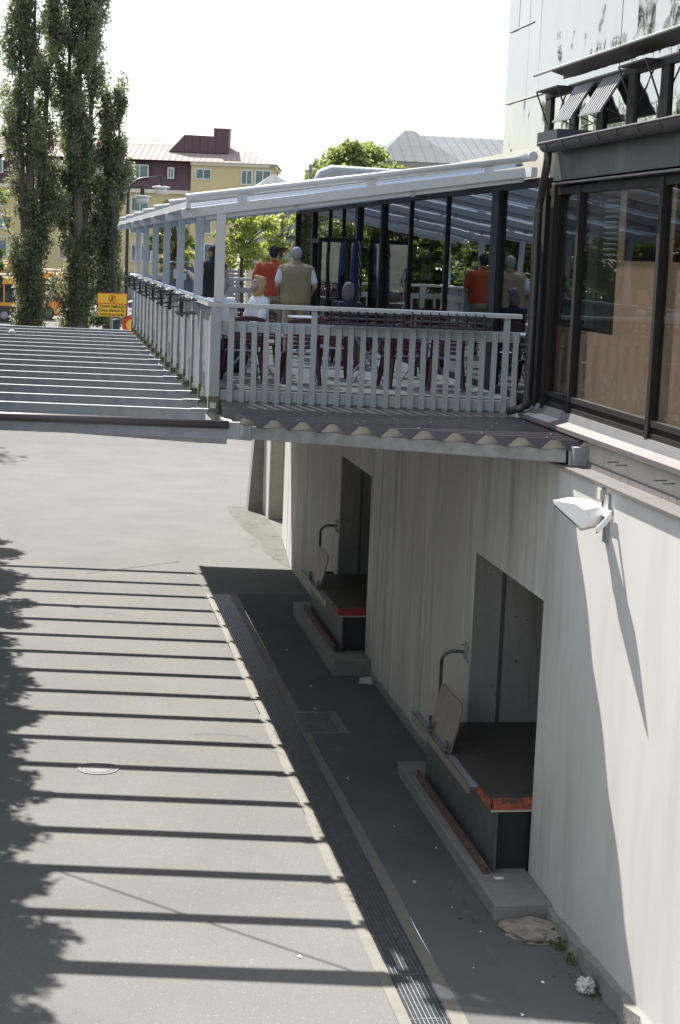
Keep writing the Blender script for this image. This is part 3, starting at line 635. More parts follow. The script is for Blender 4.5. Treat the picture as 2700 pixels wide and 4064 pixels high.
# ---------------------------------------------------------------- mirror-clad tower
tw = thing('mirror_tower', 'tall tower clad in mirror glass panels behind the restaurant roof', 'building', (9, 25, 3))
TX = 8.5
MB().box(TX+.06, TX+6, 8, 32.6, 2.9, 24).build('tower_core', M['joint'], tw)
jy = [32.68, 31.95, 31.2, 30.45, 29.7, 28.95, 28.2, 27.45, 26.7, 25.95, 25.2, 24.45, 23.7, 22.95, 22.2, 21.45, 20.7, 19.95, 19.2, 18.45, 17.7, 16.95, 16.2]
rows = [3.0, 4.61, 5.93, 7.25, 9.9, 12.5, 15.2, 18, 21, 24]
def pane(y0, y1, z0, z1):
    p = MB(); e = .008; tx = rng.normal(0, .003); ty = rng.normal(0, .003); d = .03
    p.add([(TX+tx, y0+e, z0+e), (TX-tx, y1-e, z0+e), (TX-tx+ty, y1-e, z1-e), (TX+tx+ty, y0+e, z1-e), (TX+.05, y0+e, z0+e), (TX+.05, y1-e, z0+e), (TX+.05, y1-e, z1-e), (TX+.05, y0+e, z1-e)],
          [(3, 2, 1, 0), (4, 5, 6, 7), (0, 1, 5, 4), (1, 2, 6, 5), (2, 3, 7, 6), (3, 0, 4, 7)]); p.build('mirror_panel', M['mirror'], tw)
for c in range(len(jy)-1):
    y1, y0 = jy[c], jy[c+1]
    zs = rows if c < 2 else [rows[0], 4.61, 7.25] + rows[4:]
    for z0, z1 in zip(zs[:-1], zs[1:]):
        if z0 == 3.0 and y0 < 29.6:
            continue
        pane(y0, y1, z0, z1)
# window strip at the foot of the tower
wy = [29.66, 28.2, 26.72, 25.28, 23.84, 22.4, 20.9, 19.4, 17.9, 16.4]
for k, yy in enumerate(wy):
    MB().box(TX-.02, TX+.10, yy-.16, yy+.16, 3.0, 4.50).build('strip_post', M['darkframe'] if k % 2 == 0 else M['joint'], tw)
for a, c in zip(wy[1:], wy[:-1]):
    MB().box(TX+.02, TX+.03, a+.16, c-.16, 3.0, 4.50).build('strip_pane', M['mirror'], tw)
MB().box(TX-.03, TX+.10, 16.0, 29.82, 4.50, 4.60).build('strip_head', M['darkframe'], tw)
MB().tube([(TX-.015, 16, 4.615), (TX-.015, 32.5, 4.615)], .016, 8).build('cladding_rail', M['galvdk'], tw)
MB().tube([(TX-.28, 16, 4.87), (TX-.28, 29.7, 4.87)], .025, 8).build('shade_rail', M['galvdk'], tw)
MB().tube([(TX-.012, 30.9, 5.93), (TX-.012, 32.5, 5.93)], .013, 8).build('cladding_rail', M['galvdk'], tw); MB().tube([(TX-.012, 30.9, 7.25), (TX-.012, 32.5, 7.25)], .013, 8).build('cladding_rail', M['galvdk'], tw)
sh = MB(); sh.prism([(TX-.29, 16, 4.855), (TX-.02, 16, 4.78), (TX-.02, 16, 4.755), (TX-.29, 16, 4.835)], (0, 12.6, 0)); sh.build('sun_shelf', M['joint'], tw)
aw = None
for k, (y0, y1, lab) in enumerate(((26.95, 27.95, 'ribbed metal window awning tilted open, the far one of the pair'), (25.45, 26.5, 'ribbed metal window awning tilted open, the near one of the pair'))):
    a = thing('window_awning', lab, 'awning', (8.4, y0, 4.5), 'ribbed awnings on the mirror tower')
    nb = 8
    for j in range(nb):
        yy = y0 + (y1-y0)*(j+.5)/nb; MB().bar((8.44, yy, 4.54), (8.10, yy, 3.98), (y1-y0)/nb*.55, .03, (1, 0, .6)).build('slat', M['flash'], a)
    bk = MB(); bk.add([(8.455, y0, 4.535), (8.455, y1, 4.535), (8.115, y1, 3.972), (8.115, y0, 3.972)], [(0, 1, 2, 3)]); bk.build('backing_sheet', M['joint'], a)
    MB().bar((8.09, y0, 3.97), (8.09, y1, 3.97), .03, .03).build('edge_bar', M['galvdk'], a)
    for yy in (y0+.02, y1-.02): MB().tube([(8.12, yy, 4.05), (8.47, yy, 3.9)], .010, 6).build('stay', M['black'], a)
for yy in (29.6, 28.35, 25.2, 24.0, 22.7):
    br = MB(); br.bar((8.25, yy, 4.58), (8.47, yy, 4.05), .03, .02); br.build('awning_arm', M['black'], tw)
for (a, c) in ((28.35, 29.6), (24.0, 25.2)): MB().box(8.24, 8.47, a, c, 4.575, 4.60).build('folded_awning', M['darkframe'], tw)

# ---------------------------------------------------------------- terrace
te = thing('terrace', 'raised terrace deck along the restaurant glass front', 'terrace', (4, 30, -.2))
YE = 42.3
def fquad(x0, x1, off0, off1, z0, z1):     # box between two lines parallel to the terrace front
    b = MB(); b.add([(x0, front(x0, off0), z0), (x1, front(x1, off0), z0), (x1, front(x1, off1), z0), (x0, front(x0, off1), z0), (x0, front(x0, off0), z1), (x1, front(x1, off0), z1), (x1, front(x1, off1), z1), (x0, front(x0, off1), z1)],
                    [(3, 2, 1, 0), (4, 5, 6, 7), (0, 1, 5, 4), (1, 2, 6, 5), (2, 3, 7, 6), (3, 0, 4, 7)]); return b
LEN = YE-FY
for k in range(7):
    o0 = .06 + (LEN-.1)*k/7; o1 = .06 + (LEN-.1)*(k+1)/7 - .012
    fquad(2.12, 5.765, o0, o1, -.14, 0).build('floor_slab', M['floor'], te)
fquad(2.10, 5.765, .05, LEN, -.30, -.145).build('deck_frame', M['galvdk'], te)
fquad(2.10, 5.765, .05, LEN, -.42, -.30).build('deck_soffit', M['galvdk'], te)
# brown flashing in front of the deck
b = MB(); x0, x1 = 2.14, 5.66
P0 = [(.02, -.10), (.0, -.16), (-.56, -.195), (-.58, -.33), (-.56, -.33), (.04, -.26), (.04, -.10)]
k = [(x0, front(x0, o), z) for o, z in P0]; b.prism(k, (x1-x0, SL*(x1-x0), 0)); b.build('front_flashing', M['brown'], te)

# railing
ra = thing('terrace_railing', 'white painted picket railing round the terrace with a flat handrail', 'railing', (FX, FY, 0))
def slab(a, c, w_, z0, z1):   # horizontal board from a to c (xy), thickness w_
    b = MB(); b.bar((a[0], a[1], (z0+z1)/2), (c[0], c[1], (z0+z1)/2), w_, z1-z0); return b
XB = 5.79
fp = lambda x, o=0.: (x, front(x, o))
slab(fp(FX-.05, -.015), fp(XB, -.015), .15, 1.0, 1.055).build('handrail', M['rail'], ra, bevel=.006)
slab(fp(FX+.1, .02), fp(XB, .02), .035, .70, .83).build('middle_rail', M['wood'], ra, bevel=.004)
slab(fp(FX+.1, .02), fp(XB, .02), .035, -.15, -.02).build('bottom_rail', M['wood'], ra, bevel=.004)
def picket_mesh(wd, th, z0, z1, nm='picket', m='wood'):
    p = MB(); p.box(-wd/2, wd/2, -th/2, th/2, z0, z1); return p.mesh(nm, M[m])
pk = picket_mesh(.068, .030, -.165, .815); ps = picket_mesh(.075, .06, -.22, 1.0, 'post')
ip = 0; x = 2.235; fposts = []
posts_x = [2.26, 3.265, 4.47, 5.61]
allx = []
for a, c, n in ((2.26, 3.265, 7), (3.265, 4.47, 8), (4.47, 5.61, 8)):
    allx += [a + (c-a)*k/n for k in range(n)]
allx += [5.61, 5.73]
for k, xx in enumerate(allx):
    isp = any(abs(xx-q) < 1e-6 for q in posts_x)
    o = link('post' if isp else 'picket', ps if isp else pk, ra, loc=Vector((xx, front(xx, -.025 + (0 if isp else rng.uniform(-.002, .002))), 0)) - BASE[ra.name], rz=ANG)
    if not isp: o.rotation_euler.y = rng.normal(0, .004)
# left run
slab((FX-.0, FY-.05), (FX-.0, YE), .15, 1.0, 1.055).build('handrail', M['rail'], ra, bevel=.006)
slab((FX+.03, FY+.05), (FX+.03, YE), .035, .70, .83).build('middle_rail', M['wood'], ra)
slab((FX+.03, FY+.05), (FX+.03, YE), .035, -.15, -.02).build('bottom_rail', M['wood'], ra)
BS = 1.333
cp = MB(); cp.box(-.065, .065, -.065, .065, -.30, 1.0); cpm = cp.mesh('post', M['wood'])
pp = picket_mesh(.10, .075, -.28, 1.0, 'post'); ft = MB().box(-.053, .053, -.0385, .0385, -.30, -.06).mesh('post_foot', M['moss']); stk = MB().box(-.03, .03, -.0425, -.040, -.22, -.15).mesh('label_plate', M['sticker'])
pk2 = picket_mesh(.068, .030, -.165, .99)
o = link('post', cpm, ra, loc=Vector((FX+.02, FY-.02, 0))-BASE[ra.name]); 
f_ = link('post_foot', MB().box(-.068, .068, -.068, .068, -.302, -.10).mesh('post_foot', M['moss']), o, loc=(0, 0, 0))
link('label_plate', MB().box(-.045, .03, -.073, -.069, -.25, -.18).mesh('label_plate', M['sticker']), o, loc=(0, 0, 0))
for k in range(1, 16):
    yy = FY + BS*k
    o = link('post', pp, ra, loc=Vector((FX, yy, 0))-BASE[ra.name])
    link('post_foot', ft, o, loc=(0, 0, 0)); link('label_plate', stk, o, loc=(0, 0, 0))
for k in range(16):
    for j in range(1, 9):
        yy = FY + BS*(k + j/9)
        if yy < YE-.1: link('picket', pk2, ra, loc=Vector((FX-.005, yy, 0))-BASE[ra.name], rz=math.pi/2)
# far end
br_ = thing('back_railing', 'white railing across the far end of the terrace behind the standing men', 'railing', (4, YE, 0))
slab((FX, YE), (5.75, YE-.65), .12, .99, 1.05).build('handrail', M['rail'], br_); slab((FX, YE), (5.75, YE-.65), .03, .70, .82).build('middle_rail', M['wood'], br_)
for k in range(13): link('picket', pk, br_, loc=Vector((2.2+.29*k, YE-.175*(.16+.29*k), 0))-BASE[br_.name], rz=ANG)
for k in range(4): link('post', ps, br_, loc=Vector((2.5+1.0*k, YE-.175*(.46+k)-.05, 0))-BASE[br_.name], rz=ANG)

# ---------------------------------------------------------------- pergola roof
pg = thing('pergola_roof', 'white sloping pergola with clear blue roof sheets over the terrace', 'pergola', (4, 30, 1))
PY = [21.58, 24.6, 28.05, 31.4, 34.7, 38.1, 41.5]
def rz_(x): return 2.19 + .160*(x-2.08)
for k, y0 in enumerate(PY):
    xl, xr = 1.62, 5.74
    def pt(x, dz=0, o=0): return (x, y0+o+SL*(x-2.04), rz_(x)+dz)
    MB().bar(pt(xl), pt(xr), .075, .115).build('rafter', M['white'], pg, bevel=.006)
    MB().bar(pt(xl+.3, -.085, .03), pt(xr, -.085, .03), .05, .05).build('rafter_flange', M['white'], pg)
    t0 = pt(xl+.05, .19); t1 = (5.70, y0+SL*3.66, 2.93)
    MB().tube([t0, t1], .047, 14).build('cover_tube', M['white'], pg, True)
    for xx in (2.35, 3.9, 5.3):
        zt_ = t0[2] + (t1[2]-t0[2])*(xx-t0[0])/(t1[0]-t0[0])
        MB().bar(pt(xx, .05), (xx, y0+SL*(xx-2.04), zt_-.03), .05, .12, (1, SL, 0)).build('spacer', M['white'], pg)
    for xx in (3.0, 4.4): MB().bar(pt(xx-.02, -.10), pt(xx+.02, -.10), .06, .06).build('clip', M['galvdk'], pg)
    MB().box(-.06, .06, -.035, .035, 1.055, rz_(2.1)-.05).build('pergola_post', M['white'], pg, bevel=.006).location = (2.10, y0+SL*.06, 0)
slab((1.68, PY[0]-.2), (1.68, 42.), .05, 2.18, 2.26).build('edge_purlin', M['white'], pg)
MB().box(5.70, 5.775, 20.5, 41.6, 2.71, 2.82).build('wall_plate', M['white'], pg)
# sheets
for k in range(len(PY)-1):
    y0, y1 = PY[k], PY[k+1]; n_ = 14; b = MB(); cols = 29
    for i in range(cols):
        f = i/(cols-1); yy = y0+.05+(y1-y0-.1)*f; z_ = .018*(1 if i % 2 else -1)
        b.v += [(1.66, yy+SL*(1.66-2.04), rz_(1.66)+.10+z_), (5.74, yy+SL*(5.74-2.04), rz_(5.74)+.10+z_)]
    b.f = [(2*i, 2*i+1, 2*i+3, 2*i+2) for i in range(cols-1)]
    b.build('roof_sheet', M['sheet'], pg)
    for q in (.33, .66):
        yy = y0 + (y1-y0)*q; MB().bar((1.7, yy+SL*(-.34), rz_(1.7)+.05), (5.74, yy+SL*3.7, rz_(5.74)+.05), .03, .04).build('sheet_bar', M['white'], pg)

# ---------------------------------------------------------------- corrugated canopy in front of the terrace
cc = thing('corrugated_canopy', 'triangular brown corrugated metal canopy below the terrace railing', 'canopy', (4, 20, -.3))
A = Vector((2.28, 20.08)); Cc = Vector((5.66, 17.55))
wA = A.y - SL*A.x; wC = Cc.y - SL*Cc.x
per = .175; prof = [(0, 0), (.036, 0), (.088, -.102), (.123, -.102), (.175, 0)]
W_ = []; ww = wC-.02
while ww < wA + .80:
    for a_, z_ in prof[:-1]: W_.append((ww+a_, z_))
    ww += per
def tilt(x): return -.225 + .07*(x-2.28)/3.38
for nm, dz, m in (('roof_sheet', 0., 'corr'), ('sheet_underside', -.004, 'cream')):
    b = MB()
    for (wv, z_) in W_:
        f = (wA-wv)/(wA-wC); xs0 = max(2.26, 2.28+3.38*f) if f > 0 else 2.26
        xs0 = min(xs0, 5.62); 
        if nm != 'roof_sheet': xs0 += .0015
        b.v += [(xs0, wv+SL*xs0, tilt(xs0)+z_+dz), (5.655, wv+SL*5.655, tilt(5.655)+z_+dz)]
    b.f = [(2*i, 2*i+1, 2*i+3, 2*i+2) for i in range(len(W_)-1)]
    b.build(nm, M[m], cc)
sc_ = MB()
for (wv, z_) in W_[::8]:
    f = (wA-wv)/(wA-wC); xs0 = max(2.3, 2.28+3.38*f)
    for q in np.arange(xs0+.25, 5.6, .75): sc_.box(q-.008, q+.008, wv+.037+SL*q-.008, wv+.037+SL*q+.008, tilt(q), tilt(q)+.010)
so_ = sc_.build('screws', M['galv'], cc, kind='stuff')
a3 = Vector((2.2, A.y+.12, -.408)); c3 = Vector((5.50, Cc.y+.22, -.335))
MB().bar(a3, c3, .05, .14).build('edge_beam', M['galvdk'], cc, bevel=.004)
d_ = (c3-a3).normalized()
MB().bar(a3+d_*.0-Vector((0, .035, 0)), a3+d_*.22-Vector((0, .035, 0)), .02, .17).build('splice_plate', M['galv'], cc)
bp = MB().bar(c3-d_*.02+Vector((.03, -.05, 0)), c3+d_*.16+Vector((.03, -.05, 0)), .02, .19).build('end_plate', M['galv'], cc)
for (s_, z_) in ((.03, .05), (.03, -.05), (.11, .05), (.11, -.05)):
    q = c3+d_*s_+Vector((.02, -.065, z_)); MB().tube([q, q+Vector((-.01, -.02, 0))], .014, 6).build('bolt', M['steelblk'], bp)
MB().box(5.52, 5.675, Cc.y+.02, Cc.y+.14, -.42, -.22).build('wall_bracket', M['galv'], cc)

# ---------------------------------------------------------------- steel beam grid across the road
bg = thing('steel_beam_grid', 'row of galvanised steel beams spanning the road level with the terrace', 'beams', (0, 30, -.3))
XL = -2.75; YB = 21.75
def beam_mesh():
    b = MB(); h, wd, t = .185, .085, .012        # channel section, open away from the camera
    prof_ = [(0, 0), (wd, 0), (wd, -t), (t, -t), (t, -h+t), (wd, -h+t), (wd, -h), (0, -h)]
    b.prism([(XL, y_, z_) for y_, z_ in prof_], (FX-.08-XL, SL*(FX-.08-XL), 0)); return b.mesh('beam', M['galv'])
bmsh = beam_mesh()
for k in range(16):
    o = link('beam', bmsh, bg, loc=Vector((0, YB + SL*XL + BS*k + rng.uniform(-.006, .006), -.265+rng.uniform(-.003, .003)))-BASE[bg.name])
    pl_ = MB().box(FX-.30, FX-.02, -.004, .085, -.268, -.262)
    if k in (0, 1, 2, 4, 7): 
        q = YB+BS*k+SL*(FX-.16); MB().box(FX-.26, FX-.03, q-.01, q+.10, -.262, -.256).build('end_cleat', M['galv'], bg)
MB().bar((FX+.12, FY-1.2, -.39), (FX+.12, YE, -.39), .10, .14).build('edge_girder', M['galvdk'], bg)
# front girder with brown pipe gutter
f0 = YB-BS
MB().bar((XL, f0+SL*XL, -.375), (FX+.20, f0+SL*(FX+.20), -.375), .08, .20).build('front_girder', M['galv'], bg)
sg = MB(); xa, xb = -.2, FX+.05
sg.prism([(xa+.5, f0+SL*(xa+.5)-.03, -.476), (xb, f0+SL*xb-.03, -.476), (xb, f0+SL*xb-.03, -.535), (xb-.35, f0+SL*(xb-.35)-.03, -.53)], (0, .05, 0)); sg.build('haunch_plate', M['galvdk'], bg)
MB().tube([(XL, f0+SL*XL-.10, -.31), (FX+.06, f0+SL*(FX+.06)-.10, -.30)], .050, 12).build('front_pipe', M['brown'], bg, True)
def bpt(x, k, z=-.40): return (x, YB+BS*k+SL*x+.04, z)
MB().tube([bpt(1.75, -.95), bpt(.35, -.05), bpt(-1.1, .9)], .014, 8).build('brace_rod', M['galv'], bg); MB().tube([bpt(1.7, 16), bpt(-.4, 14.6)], .014, 8).build('brace_rod', M['galv'], bg)
# far side support wall out of sight on the left
rw = MB(); rw.box(-3.1, -2.74, 12, 56, G-.2, -.44); tag(rw.build('retaining_wall', M['wall']), 'concrete retaining wall carrying the far ends of the beams', 'wall')
ro = thing('rag', 'small pale rag caught on one of the steel beams', 'rag', (-.8, 38, -.2))
lump_ = lump('rag_bit', (0, 0, 0), (.07, .05, .06), M['paper'], 'x', 'x', 5, 2)
for kk in ('label', 'category'): del lump_[kk]
bpy.data.objects.remove(ro)
lump_.name = 'rag'; lump_.location = (-.72, 37.9, -.22); tag(lump_, 'small pale rag caught on one of the steel beams', 'rag')

# ---------------------------------------------------------------- flower box holders on the rails
def holder():
    h = local_thing('flower_box_holder', '', 'flower box holder')
    fr_ = MB()
    for (yy, zz) in ((-.03, 0), (-.03, -.07), (-.03, -.14), (-.20, -.015), (-.21, -.075), (-.20, -.14), (-.11, -.15)): fr_.tube([(-.475, yy, zz), (.475, yy, zz)], .013, 6)
    fr_.build('long_bar', M['black'], h)
    for k in range(9):
        xx = -.44+.11*k; b = MB(); b.tube([(xx, -.21, .02), (xx, -.205, -.135), (xx, -.02, -.14), (xx, -.02, .03), (xx, .06, .035)], .017, 6); b.build('hoop', M['black'], h)
    for xx in (-.50, .50):
        b = MB(); b.tube([(xx+.05*math.cos(t), -.08, -.02+.07*math.sin(t)) for t in np.linspace(0, 5.5, 12)], .003, 5); b.build('wire_loop', M['galv'], h)
    return h
hl = holder(); hl['group'] = 'flower box holders on the handrail'
c_x = 3.875
def put(h, x, y, z, rz, lab): h.location = (x, y, z); h.rotation_euler = (0, 0, rz); h['label'] = lab
put(hl, 3.90, front(3.78, -.06), 1.0, ANG, 'empty black flower box holder on the front handrail, nearer the corner post')
dup(hl, (4.88, front(4.88, -.06), 1.0), ANG, 'empty black flower box holder on the front handrail, nearer the brown downpipe')
def side_bracket():
    h = local_thing('flower_box_holder', 'x', 'flower box holder', 'flower box holders on the handrail')
    for (yy, zz) in ((-.03, .0), (-.20, -.02), (-.20, -.16)): MB().tube([(-.26, yy, zz), (.26, yy, zz)], .011, 6).build('long_bar', M['black'], h)
    for xx in (-.18, .02, .20):
        b = MB(); b.tube([(xx, -.30, .015), (xx, .05, .035)], .011, 6); b.tube([(xx, -.21, .05), (xx, -.205, -.20)], .011, 6); b.tube([(xx, -.28, -.16), (xx, -.02, -.145)], .011, 6); b.build('hoop', M['black'], h)
    for xx in (-.3, .3): MB().tube([(xx+.05*math.cos(t), -.10, -.02+.09*math.sin(t)) for t in np.linspace(0, 5.5, 12)], .003, 5).build('wire_loop', M['galv'], h)
    return h
hs_ = side_bracket()
ordn = ['nearest', 'second', 'third', 'fourth', 'fifth', 'sixth', 'seventh', 'eighth', 'ninth']
for k in range(9):
    o = (hs_ if k == 0 else dup(hs_, (0, 0, 0))); o.location = (FX-.06, 23.3+2.15*k, 1.0); o['label'] = ('empty black flower box holder, %s from the corner post on the left handrail' % ordn[k])
    o.rotation_euler = (rng.normal(0, .12), rng.normal(0, .03), -math.pi/2)

# ---------------------------------------------------------------- chairs and tables
def make_chair():
    c = local_thing('plastic_chair', 'x', 'chair', 'maroon plastic chairs on the terrace')
    b = MB(); b.box(-.20, .20, -.20, .20, .385, .41); b.build('seat', M['chair'], c, bevel=.012)
    for k in range(6):
        zz = .46+.055*k; y_ = -.20-.018*k; MB().box(-.185, .185, y_-.010, y_+.010, zz, zz+.044).build('back_slat', M['chair'], c)
    for s_ in (-1, 1):
        MB().bar((s_*.205, -.19, .39), (s_*.205, -.305, .80), .035, .03, (0, 1, 0)).build('back_stile', M['chair'], c)
    tp = MB(); pr = []
    for k in range(9):
        f = k/8*2-1; pr.append((f*.22, -.312, .80+.035*(1-f*f)))
    for p_, q_ in zip(pr[:-1], pr[1:]): tp.bar(p_, q_, .03, .06)
    tp.build('top_rail', M['chair'], c)
    for sx in (-1, 1):
        for sy in (-1, 1): 
            g_ = MB(); g_.tube([(sx*.19, sy*.18, .39), (sx*.235, sy*.24, 0)], [.038, .028], 8); g_.build('leg', M['chair'], c)
        MB().bar((sx*.235, -.23, .60), (sx*.235, .17, .60), .05, .022).build('armrest', M['chair'], c, bevel=.008)
        MB().bar((sx*.235, .16, .60), (sx*.225, .18, .40), .03, .03).build('arm_support', M['chair'], c)
    return c
ch0 = make_chair(); used = [0]
def chair(x, y, rz, lab, group=None):
    if used[0] == 0:
        used[0] = 1; ch0.location = (x, y, 0); ch0.rotation_euler = (0, 0, rz); ch0['label'] = lab
    else: dup(ch0, (x, y, 0), rz, lab)
P_ = math.pi
chair(2.55, 22.75, 0.1, 'maroon slatted plastic chair in the front corner beside the white corner post')
chair(3.30, 22.65, .0, 'maroon plastic chair behind the pickets just left of the first rail post')
chair(4.62, 22.45, .15, 'maroon plastic chair behind the front pickets in the middle of the railing')
chair(5.18, 22.35, -.1, 'maroon plastic chair behind the front pickets close to the brown downpipe')
chair(2.45, 24.55, P_+.15, 'maroon chair facing the camera at the corner table, below the seated grey head')
chair(3.02, 24.6, P_-.1, 'maroon chair the blonde woman sits on')
chair(2.85, 26.1, 0., 'maroon chair with arched back behind the blonde woman')
chair(4.52, 26.2, P_*.85, 'maroon chair the person in navy sits on')
chair(5.05, 24.4, P_, 'maroon chair beyond the right table near the glass wall')
chair(3.95, 24.0, -.3, 'maroon chair below the man in the tan vest')
chair(4.75, 27.0, P_+.3, 'maroon chair in the second row by the glass wall')
chair(5.10, 29.2, .4, 'maroon chair by the door bay of the glass wall')
chair(3.2, 32.6, -.4, 'maroon chair in the far half of the terrace')
chair(2.55, 28.3, P_*.5, 'maroon chair against the left railing near the man in the dark vest')
def make_table():
    t = local_thing('cafe_table', 'x', 'table', 'white cafe tables on the terrace')
    b = MB(); n = 28; b.prism([(.36*math.cos(2*P_*i/n), .36*math.sin(2*P_*i/n), .69) for i in range(n)], (0, 0, .025)); b.build('table_top', M['table'], t, bevel=.006)
    for s_ in (-1, 1):
        for r_ in (-1, 1): MB().tube([(s_*.24, r_*.05, .69), (-s_*.27, r_*.22, 0)], .015, 8).build('leg', M['galv'], t)
    return t
tb = make_table(); tb.location = (4.25, 22.85, 0); tb['label'] = 'white round cafe table with crossed legs behind the middle pickets'
dup(tb, (2.75, 23.6, 0), .4, 'white cafe table near the front left corner between the maroon chairs')
dup(tb, (5.15, 23.4, 0), .8, 'white cafe table near the glass wall')
dup(tb, (4.1, 27.2, 0), .2, 'white cafe table behind the standing men')

# ---------------------------------------------------------------- people
def remesh(mb, vox, name, m, parent=None, smooth=3):
    me = mb.mesh(name+'_raw', None); o = bpy.data.objects.new(name+'_raw', me); C.objects.link(o)
    r = o.modifiers.new('r', 'REMESH'); r.mode = 'VOXEL'; r.voxel_size = vox
    s_ = o.modifiers.new('s', 'SMOOTH'); s_.iterations = smooth; s_.factor = .5
    dg = bpy.context.evaluated_depsgraph_get(); ev = o.evaluated_get(dg); me2 = bpy.data.meshes.new_from_object(ev); me2.name = name
    bpy.data.objects.remove(o); bpy.data.meshes.remove(me)
    me2.materials.clear(); me2.materials.append(m); me2.polygons.foreach_set('use_smooth', [True]*len(me2.polygons))
    o2 = bpy.data.objects.new(name, me2); C.objects.link(o2)
    if parent: o2.parent = parent
    return o2
def cap(b, p, q, r0, r1, n=10):
    p = Vector(p); q = Vector(q); d = q-p; k = 5
    pts = []; rs = []
    for i in range(4): a = i/4*P_/2; pts.append(p - d.normalized()*r0*math.cos(a)); rs.append(max(.002, r0*math.sin(a)))
    for i in range(k+1): f = i/k; pts.append(p+d*f); rs.append(r0+(r1-r0)*f)
    for i in range(1, 5): a = i/4*P_/2; pts.append(q + d.normalized()*r1*math.sin(a)); rs.append(max(.002, r1*math.cos(a)))
    b.tube(pts, rs, n)
def torso(b, z0, z1, w0, w1, d0, d1, y0=0., lean=0.):
    n = 16; k0 = len(b.v); st = 9
    for i in range(st):
        f = i/(st-1); z = z0+(z1-z0)*f; ww = w0+(w1-w0)*f; dd = d0+(d1-d0)*f
        e = 1 if 0 < i < st-1 else .75
        for j in range(n):
            t = 2*P_*j/n; ct, s_ = math.cos(t), math.sin(t)
            b.v.append((math.copysign(abs(ct)**.75, ct)*ww*e, y0 + lean*f + math.copysign(abs(s_)**.8, s_)*dd*e, z))
    for i in range(st-1):
        for j in range(n): b.f.append((k0+i*n+j, k0+i*n+(j+1) % n, k0+(i+1)*n+(j+1) % n, k0+(i+1)*n+j))
    b.f.append(tuple(k0+j for j in range(n-1, -1, -1))); b.f.append(tuple(k0+(st-1)*n+j for j in range(n)))
def hand(b, wrist, d, side):
    w_ = Vector(wrist); d = Vector(d).normalized(); sd = d.cross(Vector((0, 0, 1)))
    if sd.length < .1: sd = Vector((0, 1, 0))
    sd.normalize(); nn = sd.cross(d)
    cap(b, w_, w_+d*.075, .030, .034)
    for k, ln in enumerate((.065, .078, .074, .056)):
        s0 = w_+d*.09+sd*(-.03+.02*k); m_ = s0+d*ln*.55+nn*.004; cap(b, s0, m_, .0105, .0095, 6); cap(b, m_, m_+d*ln*.4-nn*.018, .0095, .008, 6)
    t0 = w_+d*.03-sd*.03; t1 = t0+d*.035-sd*.03; cap(b, t0, t1, .0125, .011, 6); cap(b, t1, t1+d*.035-sd*.006, .011, .009, 6)
